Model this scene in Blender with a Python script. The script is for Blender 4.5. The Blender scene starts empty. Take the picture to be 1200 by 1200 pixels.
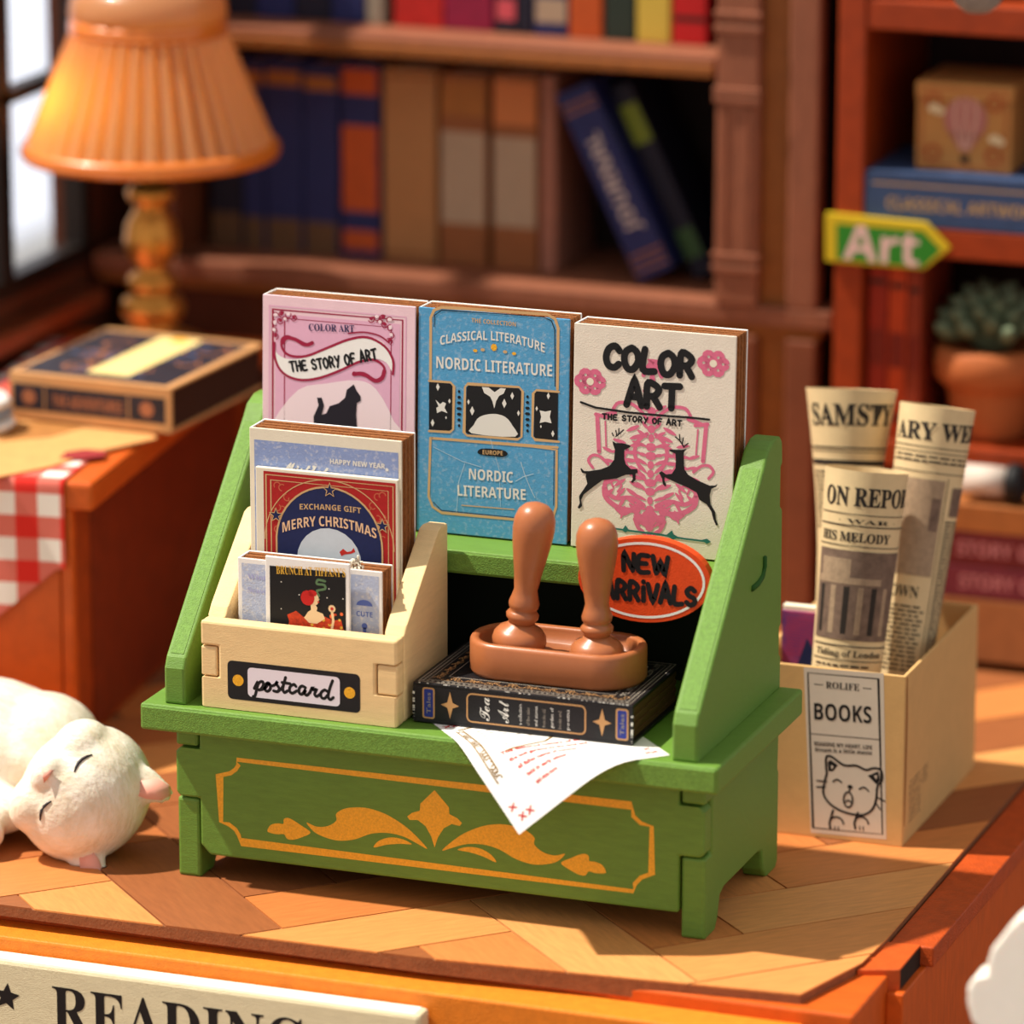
import bpy, bmesh, math, random
from mathutils import Vector, Matrix, geometry
random.seed(7)
R = math.radians
C = bpy.context.scene.collection
sc = bpy.context.scene

# ---------------- camera, light, exposure (1 unit = 1 cm of the miniature) ----------------
CAM = Vector((23.47582, -51.40310, 19.80801))
YAW, PITCH, ROLL, F = 0.3524239, 0.2656294, 0.0012778, 6000.0      # F in pixels of the 1200 frame
FW = Vector((-math.sin(YAW)*math.cos(PITCH), math.cos(YAW)*math.cos(PITCH), -math.sin(PITCH)))
_rt = Vector((math.cos(YAW), math.sin(YAW), 0)); _up = _rt.cross(FW)
RT = _rt*math.cos(ROLL)+_up*math.sin(ROLL); UP = _up*math.cos(ROLL)-_rt*math.sin(ROLL)
cd = bpy.data.cameras.new('camera'); cam = bpy.data.objects.new('camera', cd); C.objects.link(cam)
cam.matrix_world = Matrix.Translation(CAM) @ Matrix((RT, UP, -FW)).transposed().to_4x4()
cd.sensor_width = 36; cd.sensor_fit = 'HORIZONTAL'; cd.lens = 36*F/1200; cd.clip_start = 1; cd.clip_end = 400
cd.dof.use_dof = True; cd.dof.focus_distance = (Vector((3.6, 0.5, 2.4))-CAM).dot(FW)+.7
cd.dof.aperture_fstop = cd.lens/1000/1.02          # an iris 1.02 cm wide
sc.camera = cam
sc.view_settings.view_transform = 'Standard'; sc.view_settings.look = 'None'
sc.view_settings.gamma = 1; sc.view_settings.exposure = 0.12; sc.view_settings.use_curve_mapping = False
w = bpy.data.worlds.new('studio'); sc.world = w; w.use_nodes = True
w.node_tree.nodes['Background'].inputs[0].default_value = (0.93, 0.90, 0.87, 1)
w.node_tree.nodes['Background'].inputs[1].default_value = 0.62
sd = bpy.data.lights.new('sun', 'SUN'); sd.energy = 6.0; sd.angle = R(1.6); sd.color = (1, .93, .80)
sun = bpy.data.objects.new('sun', sd); C.objects.link(sun)
SUNDIR = Vector((0.62, 0.15, -1.0))
sun.rotation_euler = SUNDIR.to_track_quat('-Z', 'Y').to_euler(); sun.location = (-20, -10, 40)
sc.cycles.max_bounces = 8; sc.cycles.use_denoising = True

def at(px, py, **k):                                # a point seen in the photo, on the plane x=, y= or z=
    v = FW+RT*((px-600)/F)-UP*((py-600)/F); (a, val), = k.items(); i = 'xyz'.index(a)
    return CAM+v*((val-CAM[i])/v[i])

# ---------------- materials ----------------
def lin(c):
    return tuple(((x/255)/12.92 if x/255 <= .04045 else (((x/255)+.055)/1.055)**2.4) for x in c)+(1,)
MATS = {}
def M(name, col, rough=.6, var=.0, vscale=3., bump=0., bscale=30., grain=None, spec=.35, metal=0, col2=None,
      trans=0, emit=0, sss=0, speck=0, coat=0):
    if name in MATS: return MATS[name]
    m = bpy.data.materials.new(name); MATS[name] = m; m.use_nodes = True
    nt = m.node_tree; N, L = nt.nodes, nt.links; b = N['Principled BSDF']
    b.inputs['Roughness'].default_value = rough; b.inputs['Metallic'].default_value = metal
    b.inputs['Specular IOR Level'].default_value = spec; b.inputs['Coat Weight'].default_value = coat
    if trans: b.inputs['Transmission Weight'].default_value = trans
    if sss:
        b.inputs['Subsurface Weight'].default_value = sss; b.inputs['Subsurface Radius'].default_value = (.3, .15, .1); b.inputs['Subsurface Scale'].default_value = .5
    if emit:
        b.inputs['Emission Color'].default_value = lin(col); b.inputs['Emission Strength'].default_value = emit
    c1 = lin(col); c2 = lin(col2) if col2 else tuple(x*(1-var) for x in c1[:3])+(1,)
    tc = N.new('ShaderNodeTexCoord'); mp = N.new('ShaderNodeMapping'); L.new(tc.outputs['Object'], mp.inputs[0])
    if grain: mp.inputs['Scale'].default_value = grain
    if var or col2:
        n = N.new('ShaderNodeTexNoise'); n.inputs['Scale'].default_value = vscale; n.inputs['Detail'].default_value = 6; n.inputs['Roughness'].default_value = .65
        L.new(mp.outputs[0], n.inputs['Vector'])
        r = N.new('ShaderNodeValToRGB'); r.color_ramp.elements[0].position = .32; r.color_ramp.elements[1].position = .68
        r.color_ramp.elements[0].color = c2; r.color_ramp.elements[1].color = c1
        L.new(n.outputs['Fac'], r.inputs[0]); out = r.outputs[0]
    else:
        g = N.new('ShaderNodeRGB'); g.outputs[0].default_value = c1; out = g.outputs[0]
    if speck:                                       # worn paper: fine pale specks
        n = N.new('ShaderNodeTexNoise'); n.inputs['Scale'].default_value = 22; n.inputs['Detail'].default_value = 5; L.new(tc.outputs['Object'], n.inputs['Vector'])
        r = N.new('ShaderNodeValToRGB'); r.color_ramp.elements[0].position = .52; r.color_ramp.elements[1].position = .72
        L.new(n.outputs['Fac'], r.inputs[0])
        mt = N.new('ShaderNodeMath'); mt.operation = 'MULTIPLY'; mt.inputs[1].default_value = speck; L.new(r.outputs[0], mt.inputs[0])
        mx = N.new('ShaderNodeMix'); mx.data_type = 'RGBA'; L.new(mt.outputs[0], mx.inputs[0]); L.new(out, mx.inputs[6]); mx.inputs[7].default_value = lin((240, 232, 220)); out = mx.outputs[2]
    L.new(out, b.inputs['Base Color'])
    if bump:
        n = N.new('ShaderNodeTexNoise'); n.inputs['Scale'].default_value = bscale; n.inputs['Detail'].default_value = 4; L.new(mp.outputs[0], n.inputs['Vector'])
        bp = N.new('ShaderNodeBump'); bp.inputs['Strength'].default_value = bump; bp.inputs['Distance'].default_value = .02
        L.new(n.outputs['Fac'], bp.inputs['Height']); L.new(bp.outputs[0], b.inputs['Normal'])
    return m
green = M('green_paint', (104, 144, 52), .5, .16, 4, .35, 26, (1, 5, 5), .4, speck=0)
green_rough = M('green_endgrain', (112, 154, 60), .6, .30, 22, .55, 60)
green_dark = M('green_groove', (38, 84, 22), .8)
gold = M('gold_paint', (252, 184, 34), .42, .25, 40, .3, 60, spec=.6)
pale = M('pale_plywood', (240, 206, 150), .6, .10, 3, .25, 24, (1, 1, 6))
cream = M('cream_paper', (236, 226, 204), .8, .05, 6, .1, 60)
white = M('white_paper', (244, 240, 236), .8, .04, 8, .1, 60)
ink = M('black_ink', (16, 15, 18), .6)
navy = M('navy_ink', (24, 34, 84), .7, .2, 20)
pages = M('page_stock', (186, 116, 62), .9, .55, 6, .9, 14, (3, 22, 3))
resin = M('brown_resin', (176, 104, 62), .34, .12, 3, .04, 20, spec=.5, sss=.12)
orange = M('orange_paint', (214, 92, 18), .5, .22, 3, .25, 30, (1, 4, 1))
orange_d = M('orange_brown_paint', (176, 70, 18), .5, .3, 3, .2, 30)
shelfwood = M('brown_shelf_wood', (148, 88, 62), .6, .25, 3, .3, 25, (5, 1, 1))
shelfside = M('brown_shelf_shaded', (40, 20, 12), .7, .3, 3)  # shelfside: dark copy of the shelf wood, interior shade put into the colour
shelfgold = M('ochre_shelf_wood', (148, 84, 30), .55, .25, 5)
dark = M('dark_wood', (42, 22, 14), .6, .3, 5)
kraft = M('kraft_card', (212, 168, 108), .8, .08, 5, .12, 40)
red = M('red_ink', (200, 40, 30), .7)

# ---------------- mesh helpers ----------------
class MB:
    def __init__(s): s.v = []; s.f = []; s.m = []; s.mats = []; s.sm = []
    def mi(s, m):
        if m not in s.mats: s.mats.append(m)
        return s.mats.index(m)
    def add(s, vs, fs, m, smooth=False):
        k = len(s.v); s.v += [tuple(v) for v in vs]; i = s.mi(m)
        for f in fs: s.f.append([k+a for a in f]); s.m.append(i); s.sm.append(smooth)
    def box(s, a, b, m, fr=None):
        (x0, y0, z0), (x1, y1, z1) = a, b
        vs = [Vector((x, y, z)) for z in (z0, z1) for y in (y0, y1) for x in (x0, x1)]
        if fr: vs = [fr @ v for v in vs]
        s.add(vs, [(0, 2, 3, 1), (4, 5, 7, 6), (0, 1, 5, 4), (2, 6, 7, 3), (0, 4, 6, 2), (1, 3, 7, 5)], m)
    def prism(s, pts, ext, m, smooth=False):            # pts: closed 3D outline, ext: extrusion vector
        pts = [Vector(p) for p in pts]; n = len(pts); e = Vector(ext)
        nrm = geometry.normal(pts)
        if nrm.dot(e) > 0: pts = pts[::-1]
        vs = pts+[p+e for p in pts]
        tri = geometry.tessellate_polygon([pts])
        fs = []
        for t in tri:
            a, b, c = t; q = (pts[b]-pts[a]).cross(pts[c]-pts[a])
            if q.dot(e) > 0: a, b, c = c, b, a
            fs.append((a, b, c)); fs.append((c+n, b+n, a+n))
        for i in range(n): j = (i+1) % n; fs.append((j, i, i+n, j+n))
        s.add(vs, fs, m, smooth)
    def lathe(s, prof, m, seg=32, fr=None, smooth=True, mod=None):   # prof [(r,z)]
        vs = []; fs = []
        for r, z in prof:
            for k in range(seg):
                a = 2*math.pi*k/seg; rr = r*(mod(k, z) if mod else 1)
                p = Vector((rr*math.cos(a), rr*math.sin(a), z)); vs.append(fr @ p if fr else p)
        for i in range(len(prof)-1):
            for k in range(seg):
                k2 = (k+1) % seg; fs.append((i*seg+k, i*seg+k2, (i+1)*seg+k2, (i+1)*seg+k))
        s.add(vs, fs, m, smooth)
        for i, o in ((0, 0), (len(prof)-1, 1)):
            if prof[i][0] > 1e-4:
                idx = [i*seg+k for k in range(seg)]
                base = len(s.v)-len(vs); s.f.append([base+a for a in (idx if o else idx[::-1])]); s.m.append(s.mi(m)); s.sm.append(False)
    def tube(s, pts, r, m, seg=8, closed=False):
        pts = [Vector(p) for p in pts]; vs = []; fs = []; n = len(pts)
        for i, p in enumerate(pts):
            d = (pts[min(i+1, n-1)]-pts[max(i-1, 0)]).normalized()
            a = d.cross(Vector((0, 0, 1)) if abs(d.z) < .9 else Vector((1, 0, 0))).normalized(); b = d.cross(a)
            rr = r[i] if isinstance(r, (list, tuple)) else r
            for k in range(seg): t = 2*math.pi*k/seg; vs.append(p+a*rr*math.cos(t)+b*rr*math.sin(t))
        for i in range(n-1):
            for k in range(seg): k2 = (k+1) % seg; fs.append((i*seg+k, i*seg+k2, (i+1)*seg+k2, (i+1)*seg+k))
        fs.append(tuple(range(seg))[::-1]); fs.append(tuple((n-1)*seg+k for k in range(seg)))
        s.add(vs, fs, m, True)
    def build(s, name, parent=None, bevel=0, seg=2):
        me = bpy.data.meshes.new(name); me.from_pydata(s.v, [], s.f)
        for m in s.mats: me.materials.append(m)
        me.polygons.foreach_set('material_index', s.m); me.polygons.foreach_set('use_smooth', s.sm); me.update()
        o = bpy.data.objects.new(name, me); C.objects.link(o)
        if bevel:
            b = o.modifiers.new('bevel', 'BEVEL'); b.width = bevel; b.segments = seg; b.limit_method = 'ANGLE'; b.angle_limit = R(40)
        if parent:
            o.parent = parent; o.matrix_parent_inverse = parent.matrix_world.inverted()
        return o
def thing(name, label, cat, loc=(0, 0, 0), group=None):
    o = bpy.data.objects.new(name, None); C.objects.link(o); o.location = loc; o.empty_display_size = .3
    o.matrix_world = Matrix.Translation(loc)
    o['label'] = label; o['category'] = cat
    if group: o['group'] = group
    return o
def tag(o, label, cat, group=None):
    o['label'] = label; o['category'] = cat
    if group: o['group'] = group
    return o
def struct(o): o['kind'] = 'structure'; return o
def box(name, a, b, m, parent=None, bevel=.02, fr=None):
    k = MB(); k.box(a, b, m, fr); return k.build(name, parent, bevel)
def spline(pts, closed=True, n=6):
    P = [Vector((p[0], p[1])) for p in pts]; N = len(P); out = []
    rng = range(N if closed else N-1)
    for i in rng:
        if closed: a, b, c, d = P[i-1], P[i], P[(i+1) % N], P[(i+2) % N]
        else: a, b, c, d = P[max(i-1, 0)], P[i], P[i+1], P[min(i+2, N-1)]
        for k in range(n):
            t = k/n; out.append(.5*((2*b)+(c-a)*t+(2*a-5*b+4*c-d)*t*t+(3*b-a-3*c+d)*t**3))
    if not closed: out.append(P[-1])
    return out
_tc = {}
def glyphs(s, res=2, fat=0):
    if (s, res, fat) in _tc: return _tc[(s, res, fat)]
    c = bpy.data.curves.new('t', 'FONT'); c.body = s; c.resolution_u = res; c.offset = fat
    o = bpy.data.objects.new('t', c); C.objects.link(o)
    me = bpy.data.meshes.new_from_object(o.evaluated_get(bpy.context.evaluated_depsgraph_get()))
    vs = [(v.co.x, v.co.y) for v in me.vertices]; fs = [tuple(p.vertices) for p in me.polygons]
    bpy.data.objects.remove(o); bpy.data.curves.remove(c); bpy.data.meshes.remove(me)
    _tc[(s, res, fat)] = (vs, fs); return vs, fs
def fancy(s, up, lo):                                  # serif, script and bold letter shapes of the default font
    return ''.join(chr(up+ord(c)-65) if 'A' <= c <= 'Z' else chr(lo+ord(c)-97) if 'a' <= c <= 'z' else c for c in s)
serif = lambda s: fancy(s, 0x1D400, 0x1D41A)
script = lambda s: fancy(s, 0x1D4D0, 0x1D4EA)
bold = lambda s: fancy(s, 0x1D5D4, 0x1D5EE)
STROKES = {  # hand-lettered capitals as strokes in a 1 x 1 box
 'A': [[(0, 0), (.42, 1), (.55, 1), (.95, 0)], [(.2, .38), (.78, .36)]], 'C': [[(.9, .8), (.6, 1), (.2, .85), (.03, .45), (.2, .08), (.6, 0), (.9, .18)]],
 'O': [[(.5, 1), (.12, .8), (.03, .42), (.25, .04), (.65, .02), (.95, .4), (.85, .82), (.5, 1)]], 'L': [[(.15, 1), (.08, .05), (.85, .02)]],
 'R': [[(.1, 0), (.12, 1), (.55, 1), (.85, .78), (.6, .5), (.2, .45)], [(.5, .45), (.9, 0)]], 'T': [[(.02, .97), (.98, 1)], [(.5, .98), (.46, 0)]],
 'N': [[(.08, 0), (.1, 1), (.82, .05), (.88, 1)]], 'E': [[(.85, .98), (.12, .92), (.08, .05), (.88, .02)], [(.1, .5), (.7, .52)]],
 'W': [[(.02, 1), (.25, .02), (.5, .7), (.75, .02), (.98, 1)]], 'I': [[(.5, .78), (.48, 0)], [(.5, 1.1), (.5, 1.12)]],
 'V': [[(.03, 1), (.48, .02), (.95, 1)]], 'S': [[(.85, .85), (.5, 1), (.12, .8), (.3, .55), (.78, .42), (.85, .15), (.45, 0), (.08, .15)]],
 'H': [[(.1, 1), (.08, 0)], [(.1, .5), (.88, .5)], [(.88, 1), (.88, 0)]], 'Y': [[(.05, 1), (.48, .5)], [(.95, 1), (.3, -.1)]],
 'F': [[(.88, 1), (.12, .95), (.1, 0)], [(.1, .52), (.7, .52)]], 'M': [[(.02, 0), (.12, 1), (.5, .4), (.88, 1), (.98, 0)]],
 'P': [[(.1, 0), (.12, 1), (.7, .98), (.9, .72), (.65, .45), (.12, .45)]], 'G': [[(.9, .85), (.5, 1), (.08, .6), (.2, .08), (.6, 0), (.9, .2), (.9, .45), (.55, .45)]]}
class Art:
    """flat print on one face: every shape is given by where it lies on that face"""
    def __init__(s, O, U, V, base=.0016, fmap=None):
        s.O, s.U, s.V = Vector(O), Vector(U).normalized(), Vector(V).normalized(); s.N = s.U.cross(s.V); s.mb = MB(); s.fmap = fmap; s.base = base; s.k = 0
    def px(s, x, y):
        d = FW+RT*((x-600)/F)-UP*((y-600)/F); t = (s.O-CAM).dot(s.N)/d.dot(s.N); q = CAM+d*t-s.O
        return Vector((q.dot(s.U), q.dot(s.V)))
    def W(s, p, lv):
        h = s.base+lv*.0011+s.k*.0000035
        if s.fmap: return s.fmap(p[0], p[1], h)
        return s.O+s.U*p[0]+s.V*p[1]+s.N*h
    def emit(s, q, fs, m, lv):
        q = [Vector((p[0], p[1])) for p in q]
        if s.fmap:                                  # bent faces: split long pieces so that the print follows the bend
            st_ = []
            for f in fs: st_ += [(f[0], f[i], f[i+1]) for i in range(1, len(f)-1)]
            out = []
            while st_:
                a, b, c = st_.pop(); L = [((q[a]-q[b]).length, a, b, c), ((q[b]-q[c]).length, b, c, a), ((q[c]-q[a]).length, c, a, b)]; l, a, b, c = max(L)
                if l > .07 and len(q) < 60000: q.append((q[a]+q[b])/2); k_ = len(q)-1; st_ += [(a, k_, c), (k_, b, c)]
                else: out.append((a, b, c))
            fs = out
        s.mb.add([s.W(p, lv) for p in q], fs, m)
    def poly(s, pts, m, lv=0, px=True, sp=0):
        s.k += 1
        q = [s.px(*p) for p in pts] if px else [Vector(p) for p in pts]
        if sp: q = spline(q, True, sp)
        tr = geometry.tessellate_polygon([[Vector((p[0], p[1], 0)) for p in q]])
        fs = []
        for a, b, c in tr:
            if (q[b]-q[a]).cross(q[c]-q[a]) < 0: a, b, c = c, b, a
            fs.append((a, b, c))
        s.emit(q, fs, m, lv)
    def line(s, pts, wd, m, lv=0, px=True, sp=0, closed=False, cap=True):
        s.k += 1
        q = [s.px(*p) for p in pts] if px else [Vector(p) for p in pts]
        if sp: q = spline(q, closed, sp)
        if closed: q = q+[q[0]]
        n = len(q); h = wd/2; ls = []; rs = []
        for i in range(n):
            a = q[i-1] if i else (q[n-2] if closed else q[0]); b = q[i+1] if i < n-1 else (q[1] if closed else q[-1])
            d = (b-a); d = d.normalized() if d.length > 1e-9 else Vector((1, 0)); nn = Vector((-d.y, d.x))
            k = 1.
            if 0 < i < n-1 or closed:
                e = (q[i]-a); 
                if e.length > 1e-9: k = 1/max(.5, abs(e.normalized().dot(d)))
            ls.append(q[i]+nn*h*k); rs.append(q[i]-nn*h*k)
        s.emit(ls+rs, [(n+i, n+i+1, i+1, i) for i in range(n-1)], m, lv)
        if cap and not closed:
            for c in (q[0], q[-1]): s.disc(c, h, m, lv, False, 10)
    def disc(s, c, r, m, lv=0, px=True, n=24, ry=None, rot=0):
        s.k += 1; c = s.px(*c) if px else Vector(c); ry = ry or r; cr, sr = math.cos(rot), math.sin(rot)
        P = []
        for k in range(n):
            a, b = r*math.cos(2*math.pi*k/n), ry*math.sin(2*math.pi*k/n); P.append(c+Vector((a*cr-b*sr, a*sr+b*cr)))
        s.emit(P, [tuple(range(n))], m, lv)
    def ring(s, c, r, wd, m, lv=0, ry=None, n=32, px=False, a0=0, a1=360, rot=0):
        c = s.px(*c) if px else Vector(c); ry = ry or r; cr, sr = math.cos(rot), math.sin(rot)
        P = []
        for k in range(n+1):
            t = R(a0+(a1-a0)*k/n); a, b = r*math.cos(t), ry*math.sin(t); P.append(c+Vector((a*cr-b*sr, a*sr+b*cr)))
        s.line(P, wd, m, lv, False, cap=False)
    def rect(s, u0, v0, u1, v1, m, lv=0, r=0):
        if r: 
            P = []
            for cx, cy, a in ((u1-r, v1-r, 0), (u0+r, v1-r, 90), (u0+r, v0+r, 180), (u1-r, v0+r, 270)):
                for k in range(5): t = R(a+22.5*k); P.append((cx+r*math.cos(t), cy+r*math.sin(t)))
        elif s.fmap:
            s.emit([(u0, v0), (u1, v0), (u1, v1), (u0, v1)], [(0, 1, 2, 3)], m, lv); return
        else: P = [(u0, v0), (u1, v0), (u1, v1), (u0, v1)]
        s.mb.add([s.W(p, lv) for p in P], [tuple(range(len(P)))], m)
    def frame(s, u0, v0, u1, v1, wd, m, lv=0, r=0):
        P = []
        if r:
            for cx, cy, a in ((u1-r, v1-r, 0), (u0+r, v1-r, 90), (u0+r, v0+r, 180), (u1-r, v0+r, 270)):
                for k in range(6): t = R(a+18*k); P.append((cx+r*math.cos(t), cy+r*math.sin(t)))
        else: P = [(u1, v1), (u0, v1), (u0, v0), (u1, v0)]
        s.line(P, wd, m, lv, False, closed=True)
    def text(s, t, a, b, h, m, lv=1, px=True, arch=0, res=2, fat=0):
        """t from baseline point a to b, capital height h; arch lifts the middle"""
        a, b = (s.px(*a), s.px(*b)) if px else (Vector(a), Vector(b))
        vs, fs = glyphs(t, res, fat)
        x0, x1 = min(v[0] for v in vs), max(v[0] for v in vs)
        d = b-a; nn = Vector((-d.y, d.x)).normalized(); k = h/.70; q = []
        for x, y in vs:
            u = (x-x0)/(x1-x0); q.append(a+d*u+nn*(y*k+arch*4*u*(1-u)))
        s.emit(q, fs, m, lv)
    def letters(s, t, a, b, h, wd, m, lv=1, gap=.25, arch=0, px=True, jit=0, narrow=('I',)):
        a, b = (s.px(*a), s.px(*b)) if px else (Vector(a), Vector(b))
        ws = [(.4 if c in narrow else .5 if c == ' ' else 1.25 if c in 'WM' else 1) for c in t]; tot = sum(ws)+gap*(len(t)-1)
        d = b-a; nn = Vector((-d.y, d.x)).normalized(); x = 0
        for c, cw in zip(t, ws):
            if c != ' ':
                j = random.uniform(-jit, jit)
                for st in STROKES[c]:
                    q = []
                    for u, v in st:
                        uu = (x+(u*cw if c not in narrow else .2))/tot; q.append(a+d*uu+nn*(h*(v+j)+arch*4*uu*(1-uu)))
                    s.line(q, wd, m, lv, False, sp=4 if len(q) > 2 else 0)
                    for p in q[1:-1]: s.disc(p, wd/2, m, lv, False, 8)
            x += cw+gap
    def done(s, name, parent): return s.mb.build(name, parent)

X, Y, Z = Vector((1, 0, 0)), Vector((0, 1, 0)), Vector((0, 0, 1))

def book(name, label, O, W, H, T, cover, group=None, U=X, V=Z, pg=None, cat='book', spine=None, edge=None):
    """O: lower corner of the front cover on the spine side; U across, V up; the book goes back by T"""
    O, U, V = Vector(O), Vector(U).normalized(), Vector(V).normalized(); N = U.cross(V)
    t = thing(name, label, cat, O, group); c = .024; e = edge or white
    fr = Matrix((U, V, N)).transposed().to_4x4(); fr.translation = O
    def b(nm, a, q, m, bev=.008): return box(nm, a, q, m, t, bev, fr)
    b('front_cover', (0, 0, -c), (W, H, 0), cover)
    b('back_cover', (0, 0, -T), (W, H, -T+c), e)
    b('spine', (0, 0, -T+c), (c, H, -c), spine or e)
    k = MB(); n = max(2, round((T-2*c)/.055)); d = (T-2*c)/n     # layered page stock
    for i in range(n):
        o = .012*(i % 2)
        k.box((c, .015, -c-d*(i+1)), (W-.012-o, H-.012-o, -c-d*i), pg or pages, fr)
    k.build('page_block', t)
    t['_'] = 0; del t['_']
    return t, fr, O, U, V

# ======================= the platform, floor and walls =======================
FX0, FX1, FY1 = -9.0, 8.66, 16.2
platform = struct(box('platform_base', (FX0, -1.0, -3.6), (8.9, 16.2, -.12), orange, None, .03))
k = MB(); k.prism([(FX0, -1.52, -.23), (8.55, -1.15, -.30), (8.55, -1.15, -.62), (FX0, -1.52, -.55)], (0, .75, .0), orange); 
M('rail_orange', (238, 134, 34), .5, .18, 8, .4, 40)
rail = struct(box('trim_1', (FX0, -1.55, -1.0), (8.35, -1.0, -.27), MATS['rail_orange'], None, .03))
struct(box('trim_2', (8.66, 1.25, -.30), (9.18, 16.2, -.06), M('rail_dark_orange', (196, 78, 20), .5, .3, 8, .7, 40), None, .02))
side = struct(box('trim_3', (8.9, .3, -3.6), (9.1, 16.2, -.30), orange, None, .02))
# corner tongue of the floor board with its burnt end
kt = MB(); kt.prism([(8.57, .25, -.42), (9.02, .42, -.42), (9.02, 1.28, -.42), (8.62, 1.25, -.42)], (0, 0, .37), M('tongue_orange', (206, 86, 26), .5, .2, 8, .3, 40))
tongue = struct(kt.build('trim_4', None, .015))
a = Art((9.02, .42, -.42), Y, Z, base=.004)
for i in range(9): a.rect(.02+i*.093, 0, .02+i*.093+.085, .35, M('burnt_wood', (44, 26, 16), .8, .4, 20), 0)
a.done('burnt_end', tongue)
under = M('floor_board_brown', (150, 92, 56), .8, .3, 8, .3, 30)
ku = MB()   # board edge under the paper, thicker at the corner
pt = [(FX0, -1.33), (4, -1.20), (8.25, -.84), (8.55, .2), (8.64, 1.15), (8.64, FY1), (FX0, FY1)]
top = [Vector((x, y, -.02)) for x, y in pt]; bot = [Vector((x, y, -.07 if x < 0 else -.26 if x > 8 and y < .5 else -.18 if y < 0 else -.12)) for x, y in pt]
n = len(pt); ku.add(top+bot, [tuple(range(n)), tuple(range(2*n-1, n-1, -1))]+[(i+n, (i+1) % n+n, (i+1) % n, i) for i in range(n)], under)
fl = struct(ku.build('floor'))
# herringbone planks, each a piece of the floor
plank_cols = [(222, 146, 80), (210, 130, 68), (186, 108, 56), (226, 156, 90), (156, 90, 48), (202, 120, 60)]
pm = [M('plank_%s' % n_, c, .55, .22, 2.2, .12, 20, (1, 7, 1), .35) for n_, c in zip('abcdef', plank_cols)]
PW, PL = 1.17, 3
outline = [Vector((x, y)) for x, y in pt]
def clip(poly, cl):
    out = poly
    for i in range(len(cl)):
        a, b = cl[i], cl[(i+1) % len(cl)]; inp, out = out, []
        side_ = lambda p: (b-a).cross(p-a)
        for j in range(len(inp)):
            p, q = inp[j], inp[(j+1) % len(inp)]; sp_, sq = side_(p), side_(q)
            if sp_ >= 0: out.append(p)
            if (sp_ >= 0) != (sq >= 0): out.append(p+(q-p)*(sp_/(sp_-sq)))
        if not out: return []
    return out
s2 = math.sqrt(.5); ox, oy = 5.56, -4.45; cnt = 0
hull = [Vector(p) for p in ((-9, -1.33), (4, -1.20), (8.25, -.84), (8.6, .35), (8.64, 1.15), (8.64, FY1), (FX0, FY1))]
def w2(p): p = Vector((ox+p[0]*PW, oy+p[1]*PW)); return Vector(((p.x-p.y)*s2, (p.x+p.y)*s2))
g = .012
for kk in range(-30, 30):
    for m_ in range(-8, 9):
        for kind in (0, 1):
            if kind == 0: x0, y0, x1, y1 = kk+2*PL*m_, kk, kk+2*PL*m_+PL, kk+1
            else: x0 = kk; y0 = kk-2*PL+1+2*PL*m_; x1, y1 = x0+1, y0+PL
            c = [w2(q) for q in ((x0+g, y0+g), (x1-g, y0+g), (x1-g, y1-g), (x0+g, y1-g))]
            if max(q.y for q in c) < -1.6 or min(q.y for q in c) > 14 or max(q.x for q in c) < -8.9 or min(q.x for q in c) > 8.8: continue
            if min(q.y for q in c) > (7 if max(q.x for q in c) > -2 else 4) and max(q.x for q in c) < 4.5: continue
            c = clip(c, hull)
            if len(c) < 3: continue
            cen = sum(c, Vector((0, 0)))/len(c)
            mb = MB(); d_ = Matrix.Rotation(R(45 if kind == 0 else -45), 4, 'Z')
            di = d_.inverted(); mb.prism([di @ (Vector((q.x, q.y, -.0))-Vector((cen.x, cen.y, 0))) for q in c], (0, 0, -.02), random.choice(pm))
            o = mb.build('plank'); o.matrix_world = Matrix.Translation((cen.x, cen.y, 0)) @ d_
            o.parent = fl; cnt += 1
print('planks', cnt)
ground = struct(box('ground', (-40, -30, -3.8), (40, 40, -3.6), M('table_top', (120, 84, 60), .6, .2, 1), None, 0))
YB = 12.5                                             # front of both bookcases
struct(box('wall_back', (-6.4, 15.6, -.1), (14, 16.0, 16), M('wall_brown', (36, 20, 14), .8, .2, 1), None, 0))
# left wall with the window, on the plane x = XW
XW = -6.45
def wl(px, py): return at(px, py, x=XW)
sill = wl(40, 322).z
yj = wl(98, 250).y
mull = wl(4, 250).y
struct(box('wall_left', (XW-.5, 7.6, -.1), (XW, 15.6, sill-.12), M('wall_wood', (104, 52, 28), .7, .3, 3), None, 0))
struct(box('trim_5', (XW-.1, 7.6, sill-.75), (XW+.35, 12.5, sill-.5), M('sill_brown', (150, 72, 36), .6, .2, 4), None, .03))
kk_ = MB(); kk_.box((XW-.5, yj, sill-.12), (XW, 15.6, 14), MATS['wall_wood']); struct(kk_.build('wall_left_2'))
wnd = bpy.data.objects.new('window_1', None); C.objects.link(wnd); struct(wnd)
blk = M('black_frame', (30, 20, 16), .45, .2, 5)
box('window_sill', (XW-.2, 7.4, sill-.12), (XW+.12, yj, sill+.16), blk, wnd)
box('window_frame', (XW-.2, yj-.28, sill), (XW+.12, yj, 14), blk, wnd)
box('window_frame', (XW-.2, 7.4, 13.5), (XW+.12, yj, 14), blk, wnd)
box('mullion', (XW-.15, mull-.25, sill), (XW+.1, mull+.12, 14), blk, wnd)
mz = wl(45, 98).z
box('mullion', (XW-.15, 7.4, mz-.1), (XW+.1, yj, mz+.1), blk, wnd)
glassm = M('window_glass', (250, 252, 255), .02, trans=1, spec=.5)
nt = glassm.node_tree; tb_ = nt.nodes.new('ShaderNodeBsdfTransparent'); gb_ = nt.nodes.new('ShaderNodeBsdfGlossy'); gb_.inputs['Roughness'].default_value = .03; mg_ = nt.nodes.new('ShaderNodeMixShader'); mg_.inputs[0].default_value = .05
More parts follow.
